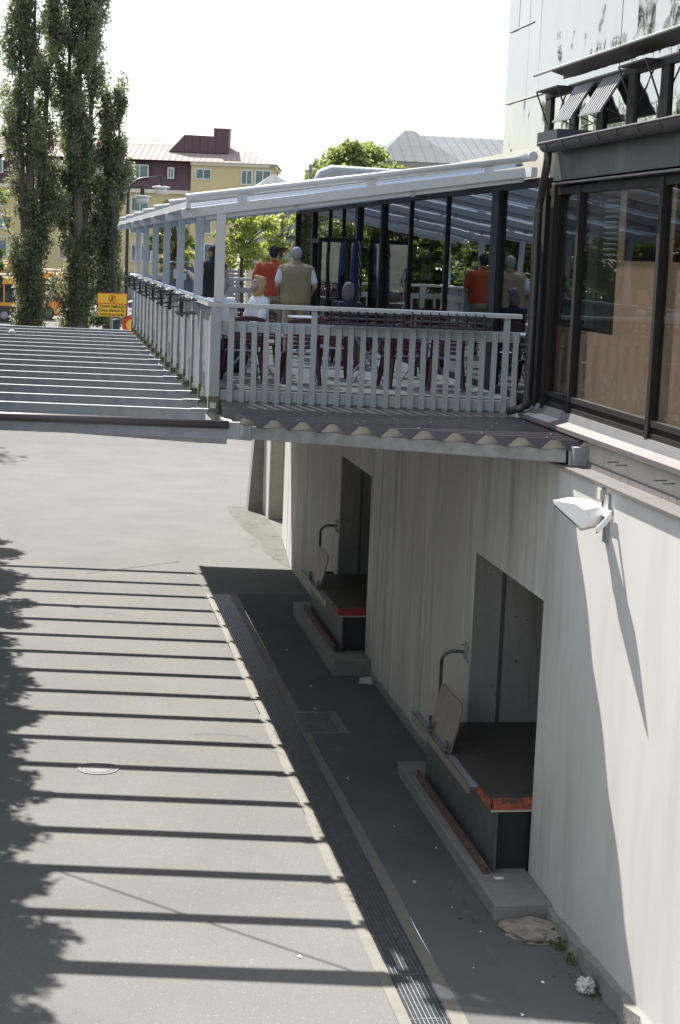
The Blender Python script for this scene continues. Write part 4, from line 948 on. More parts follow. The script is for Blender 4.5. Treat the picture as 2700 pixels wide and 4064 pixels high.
def person(lab, x, y, rz, shirt, trous, hair, arms, seated=False, vest=None, headturn=0., headtilt=0., h=1.0, longhair=False, bare=True, bulk=1.0, sleeve='short', wool=None):
    hz = .0 if not seated else -.44     # drop of the hips
    b = MB()
    torso(b, .93+hz, 1.46+hz, .15*bulk, .185*bulk, .10*bulk, .10*bulk)
    cap(b, (0, 0, 1.43+hz), (0, .01, 1.55+hz), .062, .056)
    HC = Vector((0, .025, 1.645+hz)); ct, st = math.cos(headturn), math.sin(headturn)
    def hp(px, py, pz):      # head-local point
        py2 = py*math.cos(headtilt)+pz*math.sin(headtilt); pz2 = pz*math.cos(headtilt)-py*math.sin(headtilt)
        return (HC.x+px*ct-py2*st, HC.y+px*st+py2*ct, HC.z+pz2)
    hb = MB(); hb.ell((0, 0, .02), (.076, .092, .105)); hb.ell((0, .035, -.05), (.056, .060, .065)); cap(hb, (0, .09, .015), (0, .112, -.018), .010, .014, 8); cap(hb, (-.02, .088, -.055), (.02, .088, -.055), .010, .010, 6)
    for s_ in (-1, 1): hb.ell((s_*.078, -.005, .0), (.012, .022, .034), 8, 6)
    hb.v = [hp(*p_) for p_ in hb.v]; b.add(hb.v, hb.f)
    hands = []
    for s_, (el, wr, hd) in zip((-1, 1), arms):
        sh_ = Vector((s_*.185*bulk, 0, 1.415+hz)); el = Vector(el)+Vector((0, 0, hz)); wr = Vector(wr)+Vector((0, 0, hz))
        cap(b, sh_, el, .052, .040); cap(b, el, wr, .040, .027); hand(b, wr, hd, s_)
    legs = []
    for s_ in (-1, 1):
        hip = Vector((s_*.09, 0, .92+hz))
        if seated: kn = Vector((s_*.11, .42, .47)); an = Vector((s_*.11, .40, .08))
        else: kn = Vector((s_*.10, .02, .50)); an = Vector((s_*.11, -.02, .08))
        cap(b, hip, kn, .085, .060); cap(b, kn, an, .058, .038); cap(b, an+Vector((0, -.03, -.035)), an+Vector((0, .15, -.045)), .040, .032); legs.append((hip, kn, an))
    body = remesh(b, .0125, 'person', M['skin'])
    # clothes
    c = MB(); torso(c, .84+hz, 1.475+hz, .175*bulk, .20*bulk, .125*bulk, .115*bulk)
    cap(c, (0, 0, 1.42+hz), (0, .008, 1.50+hz), .075, .068)
    for s_, (el, wr, hd) in zip((-1, 1), arms):
        sh_ = Vector((s_*.185*bulk, 0, 1.415+hz)); el = Vector(el)+Vector((0, 0, hz)); wr = Vector(wr)+Vector((0, 0, hz))
        if sleeve == 'short': cap(c, sh_, sh_+(el-sh_)*.72, .070, .066)
        else: cap(c, sh_, el, .068, .052); cap(c, el, wr-(wr-el)*.05, .052, .038)
    remesh(c, .016, 'shirt', M[shirt], body)
    if vest:
        v = MB(); torso(v, .80+hz, 1.475+hz, .20*bulk, .212*bulk, .150*bulk, .135*bulk)
        cap(v, (0, -.01, 1.44+hz), (0, .0, 1.52+hz), .085, .080)
        for s_ in (-1, 1): cap(v, (s_*.10, 0, 1.43+hz), (s_*.185*bulk, 0, 1.41+hz), .09, .075)
        vo = remesh(v, .016, 'vest', M[vest], body)
    t = MB(); torso(t, .80+hz, 1.0+hz, .165*bulk, .165*bulk, .12*bulk, .12*bulk)
    for hip, kn, an in legs: cap(t, hip, kn, .10, .080); cap(t, kn, an, .080, .062)
    remesh(t, .018, 'trousers', M[trous], body)
    sh2 = MB()
    for hip, kn, an in legs: cap(sh2, an+Vector((0, -.045, -.035)), an+Vector((0, .165, -.045)), .048, .040)
    remesh(sh2, .014, 'shoe', M['black'], body)
    hh = MB(); hh.ell((0, -.012, .042), (.086, .096, .096)); hh.ell((0, -.045, .0), (.078, .065, .085))
    if longhair: hh.ell((0, -.05, -.06), (.092, .06, .13)); hh.ell((-.075, -.03, -.04), (.028, .055, .11)); hh.ell((.075, -.03, -.04), (.028, .055, .11)); hh.ell((.02, .06, .085), (.06, .04, .035))
    # keep the face free
    hh.v = [hp(p_[0]*1.0, p_[1], p_[2]) for p_ in hh.v]
    remesh(hh, .012, 'hair', M[hair], body, 2)
    for s_ in (-1, 1):
        e = MB(); e.ell(hp(s_*.030, .086, .012), (.011, .011, .009), 8, 6); e.build('eye', M['eye']).parent = body
    body.location = (x, y, 0); body.rotation_euler = (0, 0, rz); body.scale = (h, h, h)
    tag(body, lab, 'person'); return body
DN = (0, .25, -1)
person('standing man seen from behind in an orange polo shirt with dark hair', 3.93, 30.6, -.12, 'orange_cotton', 'beige_trousers', 'hairdark', [((-.34, -.06, 1.16), (-.20, .16, 1.03), (.6, .7, -.2)), ((.33, .02, 1.14), (.16, .2, 1.06), (-.6, .6, 0))], h=1.02, bulk=1.30, headturn=-.15)
person('standing man seen from behind in a tan quilted vest with white hair', 4.02, 28.4, -.05, 'white_cotton', 'beige_trousers', 'hairgrey', [((-.31, -.07, 1.15), (-.24, .14, .98), (.3, .8, -.5)), ((.31, -.07, 1.15), (.24, .14, .98), (-.3, .8, -.5))], vest='tan_quilt', h=1.01, bulk=1.24)
person('standing man in a dark sleeveless vest pointing left behind the pergola post', 2.80, 29.9, .35, 'cream_sleeve', 'dark_trousers', 'hairdark', [((-.30, .02, 1.16), (-.36, .22, 1.30), (-.8, .5, .15)), ((.27, .0, 1.14), (.26, .12, .95), (0, .5, -.8))], vest='dark_vest_cloth', h=1.0, headturn=.75, sleeve='long')
person('seated blonde woman in a white shirt looking down to the left', 2.98, 24.65, P_*.62, 'white_cotton', 'dark_trousers', 'hairblond', [((-.24, .10, 1.12), (-.12, .33, 1.10), (.5, .8, 0)), ((.24, .10, 1.12), (.12, .33, 1.10), (-.5, .8, 0))], seated=True, longhair=True, headtilt=-.45, h=1.02, bulk=.92)
person('seated person with curly grey hair behind the corner post', 2.42, 24.6, .2, 'white_cotton', 'dark_trousers', 'hairgrey', [((-.24, .10, 1.12), (-.12, .33, 1.06), (.5, .8, 0)), ((.24, .10, 1.12), (.12, .33, 1.06), (-.5, .8, 0))], seated=True, h=.99, bulk=.95)
person('seated grey haired person in a navy jacket beside the glass wall', 4.52, 26.2, -.35, 'navy_cloth', 'beige_trousers', 'hairdull', [((-.25, .10, 1.12), (-.12, .33, 1.08), (.5, .8, 0)), ((.25, .10, 1.12), (.12, .33, 1.08), (-.5, .8, 0))], seated=True, longhair=True, h=.965, bulk=1.0, sleeve='long')

# notice board, parasol
nb_ = thing('notice_board', 'grey freestanding notice board with a rounded tube frame and two paper sheets', 'notice board', (2.68, 36, 0))
MB().box(2.42, 2.95, 36.0, 36.03, .35, 1.33).build('panel', M['board'], nb_)
fr_ = [(2.41, 36.015, 0), (2.41, 36.015, 1.30), (2.45, 36.015, 1.385), (2.52, 36.015, 1.41), (2.85, 36.015, 1.41), (2.92, 36.015, 1.385), (2.96, 36.015, 1.30), (2.96, 36.015, 0)]
MB().tube(fr_, .016, 8).build('tube_frame', M['galv'], nb_)
MB().box(2.56, 2.66, 35.99, 35.998, 1.08, 1.27).build('paper_sheet', M['paper'], nb_); MB().box(2.70, 2.82, 35.99, 35.998, 1.06, 1.28).build('paper_sheet', M['paper'], nb_)
pa = thing('folded_parasol', 'folded blue parasol standing by the open terrace door leaf', 'parasol', (5.5, 31.5, 0))
MB().tube([(5.52, 31.5, .3), (5.52, 31.5, .6), (5.52, 31.5, 1.85), (5.52, 31.5, 1.95)], [.02, .09, .045, .015], 10).build('cloth', M['bluecloth'], pa); MB().tube([(5.52, 31.5, 0), (5.52, 31.5, .4)], .018, 8).build('pole', M['galv'], pa)
ht = thing('trellis', 'brown wooden trellis by the terrace door', 'trellis', (5.6, 31.2, 0))
for k in range(9):
    MB().bar((5.56, 31.0, .1+k*.2), (5.56, 31.35, .35+k*.2), .012, .03).build('lath', M['bark'], ht); MB().bar((5.575, 31.0, .35+k*.2), (5.575, 31.35, .1+k*.2), .012, .03).build('lath', M['bark'], ht)

# ---------------------------------------------------------------- street things beyond
def lamp(x, y, z0, ztop, reach, lab):
    l_ = thing('street_lamp', lab, 'street lamp', (x, y, z0), 'street lamps by the car park')
    p = [(x, y, z0), (x, y, ztop-.75)] + [(x+.75*(1-math.cos(a)), y, ztop-.75+.72*math.sin(a)) for a in np.linspace(.2, P_/2, 7)] + [(x+reach, y, ztop+.06)]
    MB().tube(p, [.085, .06]+[.045]*7+[.035], 10).build('post', M['lampgreen'], l_, True)
    xe = x+reach-.03; b = MB(); b.tube([(xe, y, ztop+.02), (xe, y, ztop-.06), (xe, y, ztop-.32)], [.05, .08, .10], 12); b.build('lamp_neck', M['lampgreen'], l_, True)
    MB().tube([(xe, y, ztop-.32), (xe, y, ztop-.35), (xe, y, ztop-.40)], [.10, .36, .37], 20).build('lamp_shade', M['floodwhite'], l_)
    MB().tube([(xe, y, ztop-.40), (xe, y, ztop-.50), (xe, y, ztop-.66), (xe, y, ztop-.68)], [.24, .24, .30, .05], 16).build('lamp_bowl', M['lampglass'], l_, True)
lamp(3.20, 72, -4.3, 4.49, 1.36, 'tall green street lamp with a curved arm and glass bowl, the nearer taller one')
lamp(2.82, 77, -4.1, 4.24, 1.25, 'green street lamp with a curved arm half hidden by the poplar, the lower one')
sg_ = thing('traffic_sign', 'yellow warning sign with a crossed out pedestrian and the word TRAFIKOMRÅDE', 'sign', (2.45, 67, -4.6))
SY = 67.0
def sgn(x0, x1, z0, z1, y, m, nm, par, th=.02): return MB().box(x0, x1, y, y+th, z0, z1).build(nm, M[m], par)
def textobj(s, size, x, y, z, m, par, rx=P_/2, rz=0, align='CENTER', nm='lettering', sx=1., fit=None):
    cu = bpy.data.curves.new(nm, 'FONT'); cu.body = s; cu.size = size; cu.align_x = align; cu.extrude = .003; cu.offset = size*.012
    o = bpy.data.objects.new(nm, cu); C.objects.link(o)
    bpy.context.view_layer.update()
    me = bpy.data.meshes.new_from_object(o.evaluated_get(bpy.context.evaluated_depsgraph_get())); bpy.data.objects.remove(o)
    me.materials.clear(); me.materials.append(M[m])
    xs = np.array([v.co.x for v in me.vertices]); k = (fit/(xs.max()-xs.min()) if fit else sx)
    Mx = Matrix.Translation((x, y, z)) @ Matrix.Rotation(rz, 4, 'Z') @ Matrix.Rotation(rx, 4, 'X') @ Matrix.Diagonal((k, 1, 1, 1))
    me.transform(Mx); return link(nm, me, par)
for xx in (2.46,): MB().tube([(xx, SY+.06, -4.6), (xx, SY+.06, -.1)], .055, 10).build('post', M['galvdk'], sg_)
sgn(1.90, 3.03, -.50, -.10, SY, 'signred', 'upper_board', sg_); sgn(1.92, 3.01, -.48, -.12, SY-.006, 'signyellow', 'upper_face', sg_, .005)
sgn(1.93, 3.0, -.99, -.508, SY+.005, 'signred', 'lower_board', sg_); sgn(1.945, 2.985, -.978, -.515, SY-.002, 'signyellow', 'lower_face', sg_, .005)
def vring(cx, cz, y, r0, r1, m, nm, par, n=28):
    b = MB(); k = 0
    for i in range(n):
        t = 2*P_*i/n
        for r, yy in ((r0, y), (r1, y), (r1, y+.004), (r0, y+.004)): b.v.append((cx+r*math.cos(t), yy, cz+r*math.sin(t)))
    for i in range(n):
        a = 4*i; c = 4*((i+1) % n)
        for j in range(4): b.f.append((a+j, a+(j+1) % 4, c+(j+1) % 4, c+j))
    return b.build(nm, M[m], par)
vring(2.465, -.305, SY-.012, .115, .145, 'signred', 'prohibition_ring', sg_)
MB().bar((2.38, SY-.011, -.39), (2.55, SY-.011, -.22), .004, .022, (1, 0, -1)).build('prohibition_bar', M['signred'], sg_)
pt_ = MB(); yv = SY-.016; pt_.ell((2.475, yv+.002, -.225), (.017, .002, .017), 10, 6)
for p_, q_ in (((2.47, yv, -.25), (2.455, yv, -.32)), ((2.455, yv, -.32), (2.41, yv, -.40)), ((2.455, yv, -.32), (2.505, yv, -.40)), ((2.468, yv, -.26), (2.415, yv, -.31)), ((2.468, yv, -.26), (2.515, yv, -.305))): pt_.bar(p_, q_, .004, .022, (1, 0, .3))
pt_.build('pedestrian_symbol', M['signblack'], sg_)
textobj('TRAFIKOMRÅDE', .155, 2.465, SY-.006, -.655, 'signblack', sg_, fit=.95)
textobj('Endast tillträde för', .15, 2.465, SY-.006, -.80, 'signblack', sg_, fit=.96)
textobj('behörig personal', .15, 2.465, SY-.006, -.945, 'signblack', sg_, fit=.90)
rs_ = thing('round_sign', 'round red and yellow traffic sign half hidden behind the terrace railing', 'sign', (3.2, 67, -4.6))
b = MB(); b.tube([(3.25, 66.9, -1.28), (3.25, 66.92, -1.28)], .40, 36); b.build('sign_rim', M['navy'], rs_); vring(3.25, -1.28, 66.885, .24, .385, 'signred', 'red_border', rs_, 36); b = MB(); b.tube([(3.25, 66.89, -1.28), (3.25, 66.899, -1.28)], .26, 36); b.build('yellow_face', M['signyellow'], rs_)
MB().tube([(3.25, 66.96, -4.7), (3.25, 66.96, -1.0)], .035, 8).build('post', M['galvdk'], rs_)

# buses
def bus(x0, x1, y, z0, h, lab, arrows=False, front_dark=False):
    u = thing('yellow_bus', lab, 'bus', ((x0+x1)/2, y, z0), 'yellow buses behind the poplars')
    b = MB(); b.prism([(x0, y, z0+.35), (x1, y, z0+.35), (x1, y, z0+h-.35), (x1-.12, y, z0+h-.08), (x0+.12, y, z0+h-.08), (x0, y, z0+h-.35)], (0, 2.5, 0)); b.build('body', M['busyellow'], u, bevel=.06)
    MB().box(x0+.5, x1-.3, y+.3, y+2.2, z0+h-.08, z0+h+.12).build('roof_pod', M['eave'], u)
    n = max(2, int((x1-x0)/1.6)); ww = (x1-x0-.4)/n
    for k in range(n): MB().box(x0+.2+ww*k+.05, x0+.2+ww*(k+1)-.05, y-.012, y+.02, z0+1.35, z0+h-.55).build('window', M['busglass'], u)
    MB().box(x0+.05, x1-.05, y-.008, y+.02, z0+.3, z0+.42).build('skirt', M['busdark'], u)
    for xx in (x0+1.6, x1-1.8):
        wv = MB().tube([(xx, y-.02, z0+.48), (xx, y+.26, z0+.48)], .48, 20).build('wheel', M['busdark'], u); MB().tube([(xx, y-.03, z0+.48), (xx, y, z0+.48)], .26, 16).build('rim', M['galv'], wv)
    if front_dark: MB().box(x0+.2, x1-.35, y-.014, y+.02, z0+.35, z0+1.1).build('dark_panel', M['busdark'], u)
    if arrows:
        for (ax, az) in arrows:
            a = MB(); a.prism([(ax-.32, y-.02, az-.14), (ax+.05, y-.02, az-.14), (ax+.05, y-.02, az-.28), (ax+.36, y-.02, az), (ax+.05, y-.02, az+.28), (ax+.05, y-.02, az+.14), (ax-.32, y-.02, az+.14)], (0, .01, 0)); a.build('pink_arrow', M['pink'], u)
    return u
bus(-9.6, -1.05, 122, -3.8, 3.15, 'yellow bus with a dark lower panel at the left edge of the picture', front_dark=True)
bus(-1.5, 1.35, 128, -3.8, 3.5, 'yellow bus with pink arrows on its flank between the poplar trunks', arrows=[(.62, -1.95), (1.0, -2.55)])
bus(-14, -1.6, 139, -3.8, 3.9, 'tall yellow bus parked farther back on the left')

# ---------------------------------------------------------------- trees
def stem(b, pts, r0, r1, n=8):
    k = len(pts); b.tube(pts, [r0+(r1-r0)*i/(k-1) for i in range(k)], n)
def poplar(x, y, z0, h, rad, nl, lab, nst=3, seed=1, lean=0., lo=.06):
    rr = random.Random(seed); t = thing('poplar_tree', lab, 'tree', (x, y, z0), 'poplars beside the beams')
    tb_ = MB(); cen = []; rds = []
    for s_ in range(nst):
        ox = (s_-(nst-1)/2)*.33*rad + rr.uniform(-.08, .08); oy = rr.uniform(-.3, .3); hh = h*(1-.10*abs(s_-(nst-1)/2)*rr.uniform(.4, 1.3))
        pts = [(x+ox*(.4+.9*f)+lean*f*h*.1+.10*math.sin(f*7+s_), y+oy*(.5+f), z0+hh*.97*f) for f in np.linspace(0, 1, 9)]
        stem(tb_, pts, .26*rad**.5*rr.uniform(.8, 1.1), .02)
        nb = int(46*h/16)
        for j in range(nb):
            f = lo + (1-lo)*((j+rr.random())/nb); px, py, pz = pts[min(8, int(f*8))]; a = rr.uniform(0, 6.28)
            envelope = rad*(.55+.45*min(1, f*3.2))*(1-.75*max(0, f-.62)/.38)
            ln = envelope*rr.uniform(.25, 1.15)*(.85+.30*math.sin(f*31+s_*2+seed))
            bx, by = px+math.cos(a)*ln, py+math.sin(a)*ln; bz = z0+hh*f+ln*rr.uniform(.9, 1.7)
            if j % 2 == 0: stem(tb_, [(px, py, z0+hh*f-ln*.4), ((px+bx)/2, (py+by)/2, z0+hh*f+ln*.15), (bx, by, bz)], .045, .008, 5)
            for q in (.55, 1.):
                cen.append((px+(bx-px)*q, py+(by-py)*q, z0+hh*f-ln*.2+(bz-z0-hh*f)*q)); sc = rr.uniform(.24, .44)*rad**.5; rds.append((sc*.9, sc*.9, sc*1.7))
    tb_.build('trunk', M['barkpale'], t)
    leafcloud(cen, rds, nl, .13, M['poplar'], 'crown', t, hollow=.0)
poplar(-.75, 85, -3.9, 19.5, 1.5, 64000, 'leftmost poplar, tall and loose crowned with several pale stems', 3, 11)
poplar(1.45, 85.5, -3.9, 22, 1.5, 74000, 'tallest and densest poplar, in the middle of the left group', 3, 23)
poplar(2.95, 85.8, -3.9, 13.1, 1.0, 32000, 'shorter poplar to the right of the tall pair', 2, 35, lo=.12)
def tree(name, x, y, z0, h, rx, rz, zc, nl, size, leaf, lab, group, nclump=40, seed=1, bark='bark', tr=.14, branches=9):
    rr = random.Random(seed); t = thing(name, lab, 'tree', (x, y, z0), group); tb_ = MB()
    stem(tb_, [(x, y, z0), (x+.05, y, z0+(zc-z0)*.5), (x-.03, y, zc), (x+.02, y, zc+rz*.6)], tr, .02)
    cen = []; rds = []
    for k in range(nclump):
        while True:
            p = [rr.uniform(-1, 1) for _ in range(3)]
            if .2 < sum(q*q for q in p) < 1: break
        c = (x+p[0]*rx, y+p[1]*rx, zc+p[2]*rz); cen.append(c); s_ = rr.uniform(.12, .36 if nclump < 100 else .30)*rx*(1 if nclump < 100 else 1.15); rds.append((s_, s_, s_*.7))
        if k < branches*3: stem(tb_, [(x, y, zc-rz*.55*rr.uniform(.2, 1)), ((x+c[0])/2, (y+c[1])/2, (zc+c[2])/2-.05), c], tr*.32, .008, 5)
    tb_.build('trunk', M[bark], t); leafcloud(cen, rds, nl, size, M[leaf], 'crown', t, hollow=.1)
YG = 'young street trees beyond the terrace'
tree('street_tree', 5.35, 75, -4.0, 7, .95, 1.85, 2.0, 5200, .13, 'young', 'young light green tree seen between the pergola posts', YG, 34, 2)
tree('street_tree', 8.25, 75, -4.0, 6, 1.45, 1.25, 2.05, 7000, .13, 'young', 'young light green tree with visible branches left of the standing men', YG, 40, 5)
tree('street_tree', 10.6, 80, -4.0, 6, 1.1, 1.5, 2.3, 3600, .13, 'young', 'young light green tree partly hidden by the glass wall', YG, 26, 8)
tree('street_tree', 6.6, 92, -3.8, 6, 1.2, 1.2, 1.6, 3500, .14, 'young', 'small light green tree farther back between the pergola posts', YG, 26, 9)
tree('maple_tree', 10.65, 60, -4.9, 10, 1.75, 1.5, 3.95, 15000, .16, 'maple', 'broad light green maple rising behind the pergola roof', None, 60, 12)
tree('street_tree', -4.6, 95, -3.8, 12, 2.1, 4.6, 4.2, 14000, .17, 'maple', 'light green tree cut by the left edge of the picture', None, 60, 15)
lb = [('bushy tree on the bank left of the road, %s in its row' % q) for q in ('first', 'second', 'third', 'fourth', 'fifth', 'sixth', 'seventh', 'eighth', 'ninth', 'tenth', 'eleventh', 'twelfth', 'thirteenth', 'fourteenth', 'fifteenth', 'last')]
for k in range(16):
    yy = 17.5+1.87*k; tree('bank_tree', -4.02+(44-yy)*.030 + .10*math.sin(k*2.3), yy, G, 7, 1.5, 2.3, 1.2, 15000, .15, 'hedge', lb[k], 'trees on the bank left of the road', 110, 40+k, tr=.2)
dd = ('nearest', 'second', 'third', 'fourth', 'fifth', 'sixth', 'seventh', 'eighth', 'ninth', 'tenth', 'farthest')
for k, (xx, yy, hh) in enumerate(((-13, 46, 17), (-15, 55, 21), (-12, 63, 22), (-12.2, 75, 25), (-17, 76, 25), (-8.5, 76, 9), (-5.6, 80, 8), (-11.5, 84, 11), (-7.5, 91, 12), (-4.9, 99, 9), (-14, 98, 12))):
    tree('park_tree', xx, yy, -4.6, hh, hh*.25, hh*.44, -4.6+hh*.56, 11000, .32, 'hedge', 'tall park tree left of the poplars, %s of the group' % dd[k], 'park trees mirrored in the glass', 50, 60+k, tr=.3)
sb_ = leafcloud([(2.02, 70, -1.25), (2.25, 70, -1.2), (1.85, 70, -1.3)], [.3, .28, .22], 700, .10, M['hedge'], 'small_bush'); tag(sb_, 'small dark bush below the yellow sign', 'bush')
gb = MB(); gb.tube([(2.72, 69, -4.6), (2.72, 69, -1.35), (2.72, 69, -1.18), (2.72, 69, -1.14)], [.14, .14, .16, .12], 10); tag(gb.build('bollard', M['lampgreen']), 'dark green bollard top between the sign and the lamp post', 'bollard')

# ---------------------------------------------------------------- buildings beyond
BO = Vector((22.4, 178, -3.8)); Ub = -U; Nb = N
yb = thing('yellow_apartment_building', 'yellow apartment house with plum mansard, pale red roof and tall chimney block', 'building', tuple(BO))
def bp_(s_, z, d=0.): p = BO + Ub*s_ + Nb*d; return (p.x, p.y, z)
def bbox(s0, s1, d0, d1, z0, z1):
    b = MB(); b.add([bp_(s0, z0, d0), bp_(s1, z0, d0), bp_(s1, z0, d1), bp_(s0, z0, d1), bp_(s0, z1, d0), bp_(s1, z1, d0), bp_(s1, z1, d1), bp_(s0, z1, d1)], [(3, 2, 1, 0), (4, 5, 6, 7), (0, 1, 5, 4), (1, 2, 6, 5), (2, 3, 7, 6), (3, 0, 4, 7)]); return b
bbox(0, 8.25, 0, 14, -1.0, 10.1).build('wall', M['yellow'], yb); bbox(8.25, 62, .6, 14, -1.0, 7.1).build('wall', M['yellow'], yb)
bbox(-.1, 8.3, -.15, 14, -3.8, -.99).build('shop_base', M['shopgrey'], yb); bbox(8.25, 62, .45, 14, -3.8, -.99).build('shop_base', M['shopgrey'], yb)
b = MB(); b.prism([bp_(8.26, 7.5, .35), bp_(8.26, 10.35, .9), bp_(8.26, 10.35, 13), bp_(8.26, 7.5, 13)], Ub*53); b.build('mansard', M['purple'], yb)
bbox(8.26, 62, .2, 1.2, 7.12, 7.5).build('cornice', M['eave'], yb); bbox(-.25, 8.3, -.28, .5, 10.1, 10.42).build('cornice', M['eave'], yb); bbox(-.25, .3, -.28, 14, 10.1, 10.42).build('cornice', M['eave'], yb)
rfm = MB(); rfm.add([bp_(-.45, 10.43, -.45), bp_(62, 10.43, -.45), bp_(62, 12.4, 6.5), bp_(4.2, 12.4, 6.5), bp_(-.45, 10.43, 14), bp_(62, 10.43, 14)], [(0, 1, 2, 3), (0, 3, 4), (4, 3, 2, 5), (1, 5, 2), (0, 4, 5, 1)]); rfm.build('roof', M['pinkroof'], yb)
for s_ in np.arange(.6, 30, .62):
    sm = MB(); q0 = bp_(s_, 10.45+.02, -.42); zt_ = 12.41; tp = 1. if s_ > 4.2 else max(.12, (s_+.45)/4.65)
    q1 = bp_(s_, 10.45+(12.4-10.43)*tp, -.45+6.95*tp); sm.bar(q0, q1, .03, .05); sm.build('roof_seam', M['pinkroof'], yb)
chb = MB(); chb.prism([bp_(10.9, 11.5, 3), bp_(9.3, 13.25, 3), bp_(6.3, 13.2, 3), bp_(6.3, 14.0, 3), bp_(4.75, 14.0, 3), bp_(4.75, 11.5, 3)], Nb*3); cho = chb.build('chimney_block', M['purple'], yb)
cpz = MB(); c_ = bp_(5.5, 14.45, 4.5); cpz.add([bp_(6.42, 14.0, 2.85), bp_(4.63, 14.0, 2.85), bp_(4.63, 14.0, 6.1), bp_(6.42, 14.0, 6.1), c_], [(0, 1, 4), (1, 2, 4), (2, 3, 4), (3, 0, 4), (3, 2, 1, 0)]); cpz.build('chimney_cap', M['pinkroof'], cho)
for s_ in (9.3, 8.5, 7.7, 6.9, 6.1, 5.4): MB().bar(bp_(s_, 11.6, 2.98), bp_(s_, 13.1 if s_ > 6.3 else 13.9, 2.98), .04, .05).build('cladding_seam', M['purple'], cho)
for s_ in np.arange(11.5, 40, 1.4): MB().bar(bp_(s_, 12.4, 6.4), bp_(s_, 12.75, 6.4), .04, .04).build('ridge_post', M['joint'], yb)
MB().bar(bp_(11, 12.75, 6.4), bp_(40, 12.75, 6.4), .04, .05).build('ridge_rail', M['joint'], yb)
wins = [(7.82, 6.16, 9.76, 8.66, 0), (3.19, 2.0, 9.81, 8.3, 0), (1.78, .10, 9.86, 8.33, 0), (7.74, 6.06, 6.86, 5.18, 0), (3.09, 1.89, 6.39, 4.91, 0), (1.68, .10, 6.44, 4.98, 0), (7.6, 6.01, 4.91, 3.22, 0), (3.0, 1.8, 4.6, 3.1, 0), (1.6, .1, 4.6, 3.1, 0), (7.53, 5.84, 2.29, .38, 0), (2.97, 1.76, 2.46, .75, 0), (1.55, .1, 2.52, .83, 0)]
for base in (0, 7.4, 14.8, 22.2, 29.6):
    wins += [(14.44+base, 12.6+base, 9.94, 8.54, .35), (10.68+base, 10.0+base, 9.78, 8.64, .35), (14.38+base, 12.49+base, 6.7, 5.2, .6), (10.76+base, 9.88+base, 6.7, 5.2, .6), (14.46+base, 12.44+base, 4.5, 2.95, .6), (10.7+base, 9.8+base, 4.5, 3.0, .6), (14.27+base, 12.14+base, 2.2, .1, .6), (10.63+base, 9.75+base, 2.17, .45, .6)]
for s1, s0, z1, z0, d in wins:
    f = MB(); t_ = .12
    for (a, c, e, g_) in ((s0, s1, z1-t_, z1), (s0, s1, z0, z0+t_), (s0, s0+t_, z0+t_, z1-t_), (s1-t_, s1, z0+t_, z1-t_), ((s0+s1)/2-.05, (s0+s1)/2+.05, z0+t_, z1-t_)):
        k_ = bbox(a, c, d-.10, d+.1, e, g_); f.add(k_.v, k_.f)
    fo = f.build('window', M['winframe'], yb); pnn = bbox(s0+t_*.5, s1-t_*.5, d-.04, d+.05, z0+.05, z1-.05).build('pane', M['winpane'], fo)
    if d == .6 and z1 > 4 and (s1-s0) > 1.5: bbox(s0-.05, s1+.05, d-.06, d, z0-1.2, z0-.2).build('spandrel', M['yellow'], yb)
for k in range(14): bbox(1.2+4.1*k, 4.3+4.1*k, .40 if 1.2+4.1*k > 8 else -.2, .5, -3.6, -1.9).build('shop_window', M['winpane'], yb)
for k in range(14): bbox(1.0+4.1*k, 4.5+4.1*k, -.6 if k < 2 else .0, .5, -1.85, -1.65).build('shop_awning', M['shopdark'], yb)
rzb = math.atan2(Nb.y, Nb.x) - P_/2
q = bp_(14.0, -1.62, -.02 if False else .40); textobj('DER', .95, q[0], q[1]-.05, q[2], 'shopdark', yb, rz=rzb, fit=1.9)
# grey roofed buildings to the right
def hip(x0, x1, y0, y1, ze, zr, inset, lab, name, wallm='eave', group=None):
    t = thing(name, lab, 'building', ((x0+x1)/2, y0, -3.8), group)
    MB().box(x0+.4, x1-.4, y0+.4, y1-.4, -3.8, ze).build('wall', M[wallm], t)
    MB().box(x0+.1, x1-.1, y0+.1, y1-.1, ze, ze+.25).build('gutter', M['galvdk'], t)
    ym = (y0+y1)/2; b = MB(); b.add([(x0, y0, ze+.25), (x1, y0, ze+.25), (x1, y1, ze+.25), (x0, y1, ze+.25), (x0+inset, ym, zr), (x1-inset, ym, zr)], [(0, 1, 5, 4), (1, 2, 5), (2, 3, 4, 5), (3, 0, 4), (3, 2, 1, 0)]); b.build('roof', M['greyroof'], t)
    for xx in np.arange(x0+.5, x1-.4, .7):
        f = min(1, (xx-x0)/inset, (x1-xx)/inset); MB().bar((xx, y0+.02, ze+.28), (xx, y0+(ym-y0)*f, ze+.28+(zr-ze-.25)*f), .04, .06).build('roof_seam', M['greyroof'], t)
    for k in range(max(1, int((x1-x0)/2.6))):
        xx = x0+1.2+2.6*k; f = MB().box(xx, xx+1.1, y0+.36, y0+.42, ze-2.0, ze-.6).build('window', M['winframe'], t); MB().box(xx+.08, xx+1.02, y0+.34, y0+.40, ze-1.9, ze-.7).build('pane', M['winpane'], f)
    return t
hip(20.4, 26.2, 110, 118, 7.45, 9.9, 2.6, 'grey metal hipped roof house peeping over the maple', 'grey_roof_house')
hip(23.3, 44, 119, 131, 8.0, 10.4, 3, 'long grey metal roof behind the hipped house', 'grey_roof_house')
hip(12.9, 18.0, 118, 126, 4.9, 7.0, 2.4, 'small grey hipped roof right of the yellow house', 'grey_roof_house')
bw = thing('bay_window_block', 'pale building with stacked glazed bay windows behind the young tree', 'building', (16, 122, -3.8))
MB().box(14.9, 24, 116.5, 117.9, -3.8, 4.6).build('wall', mat('grey_green_render', (.20, .24, .24), .8), bw)
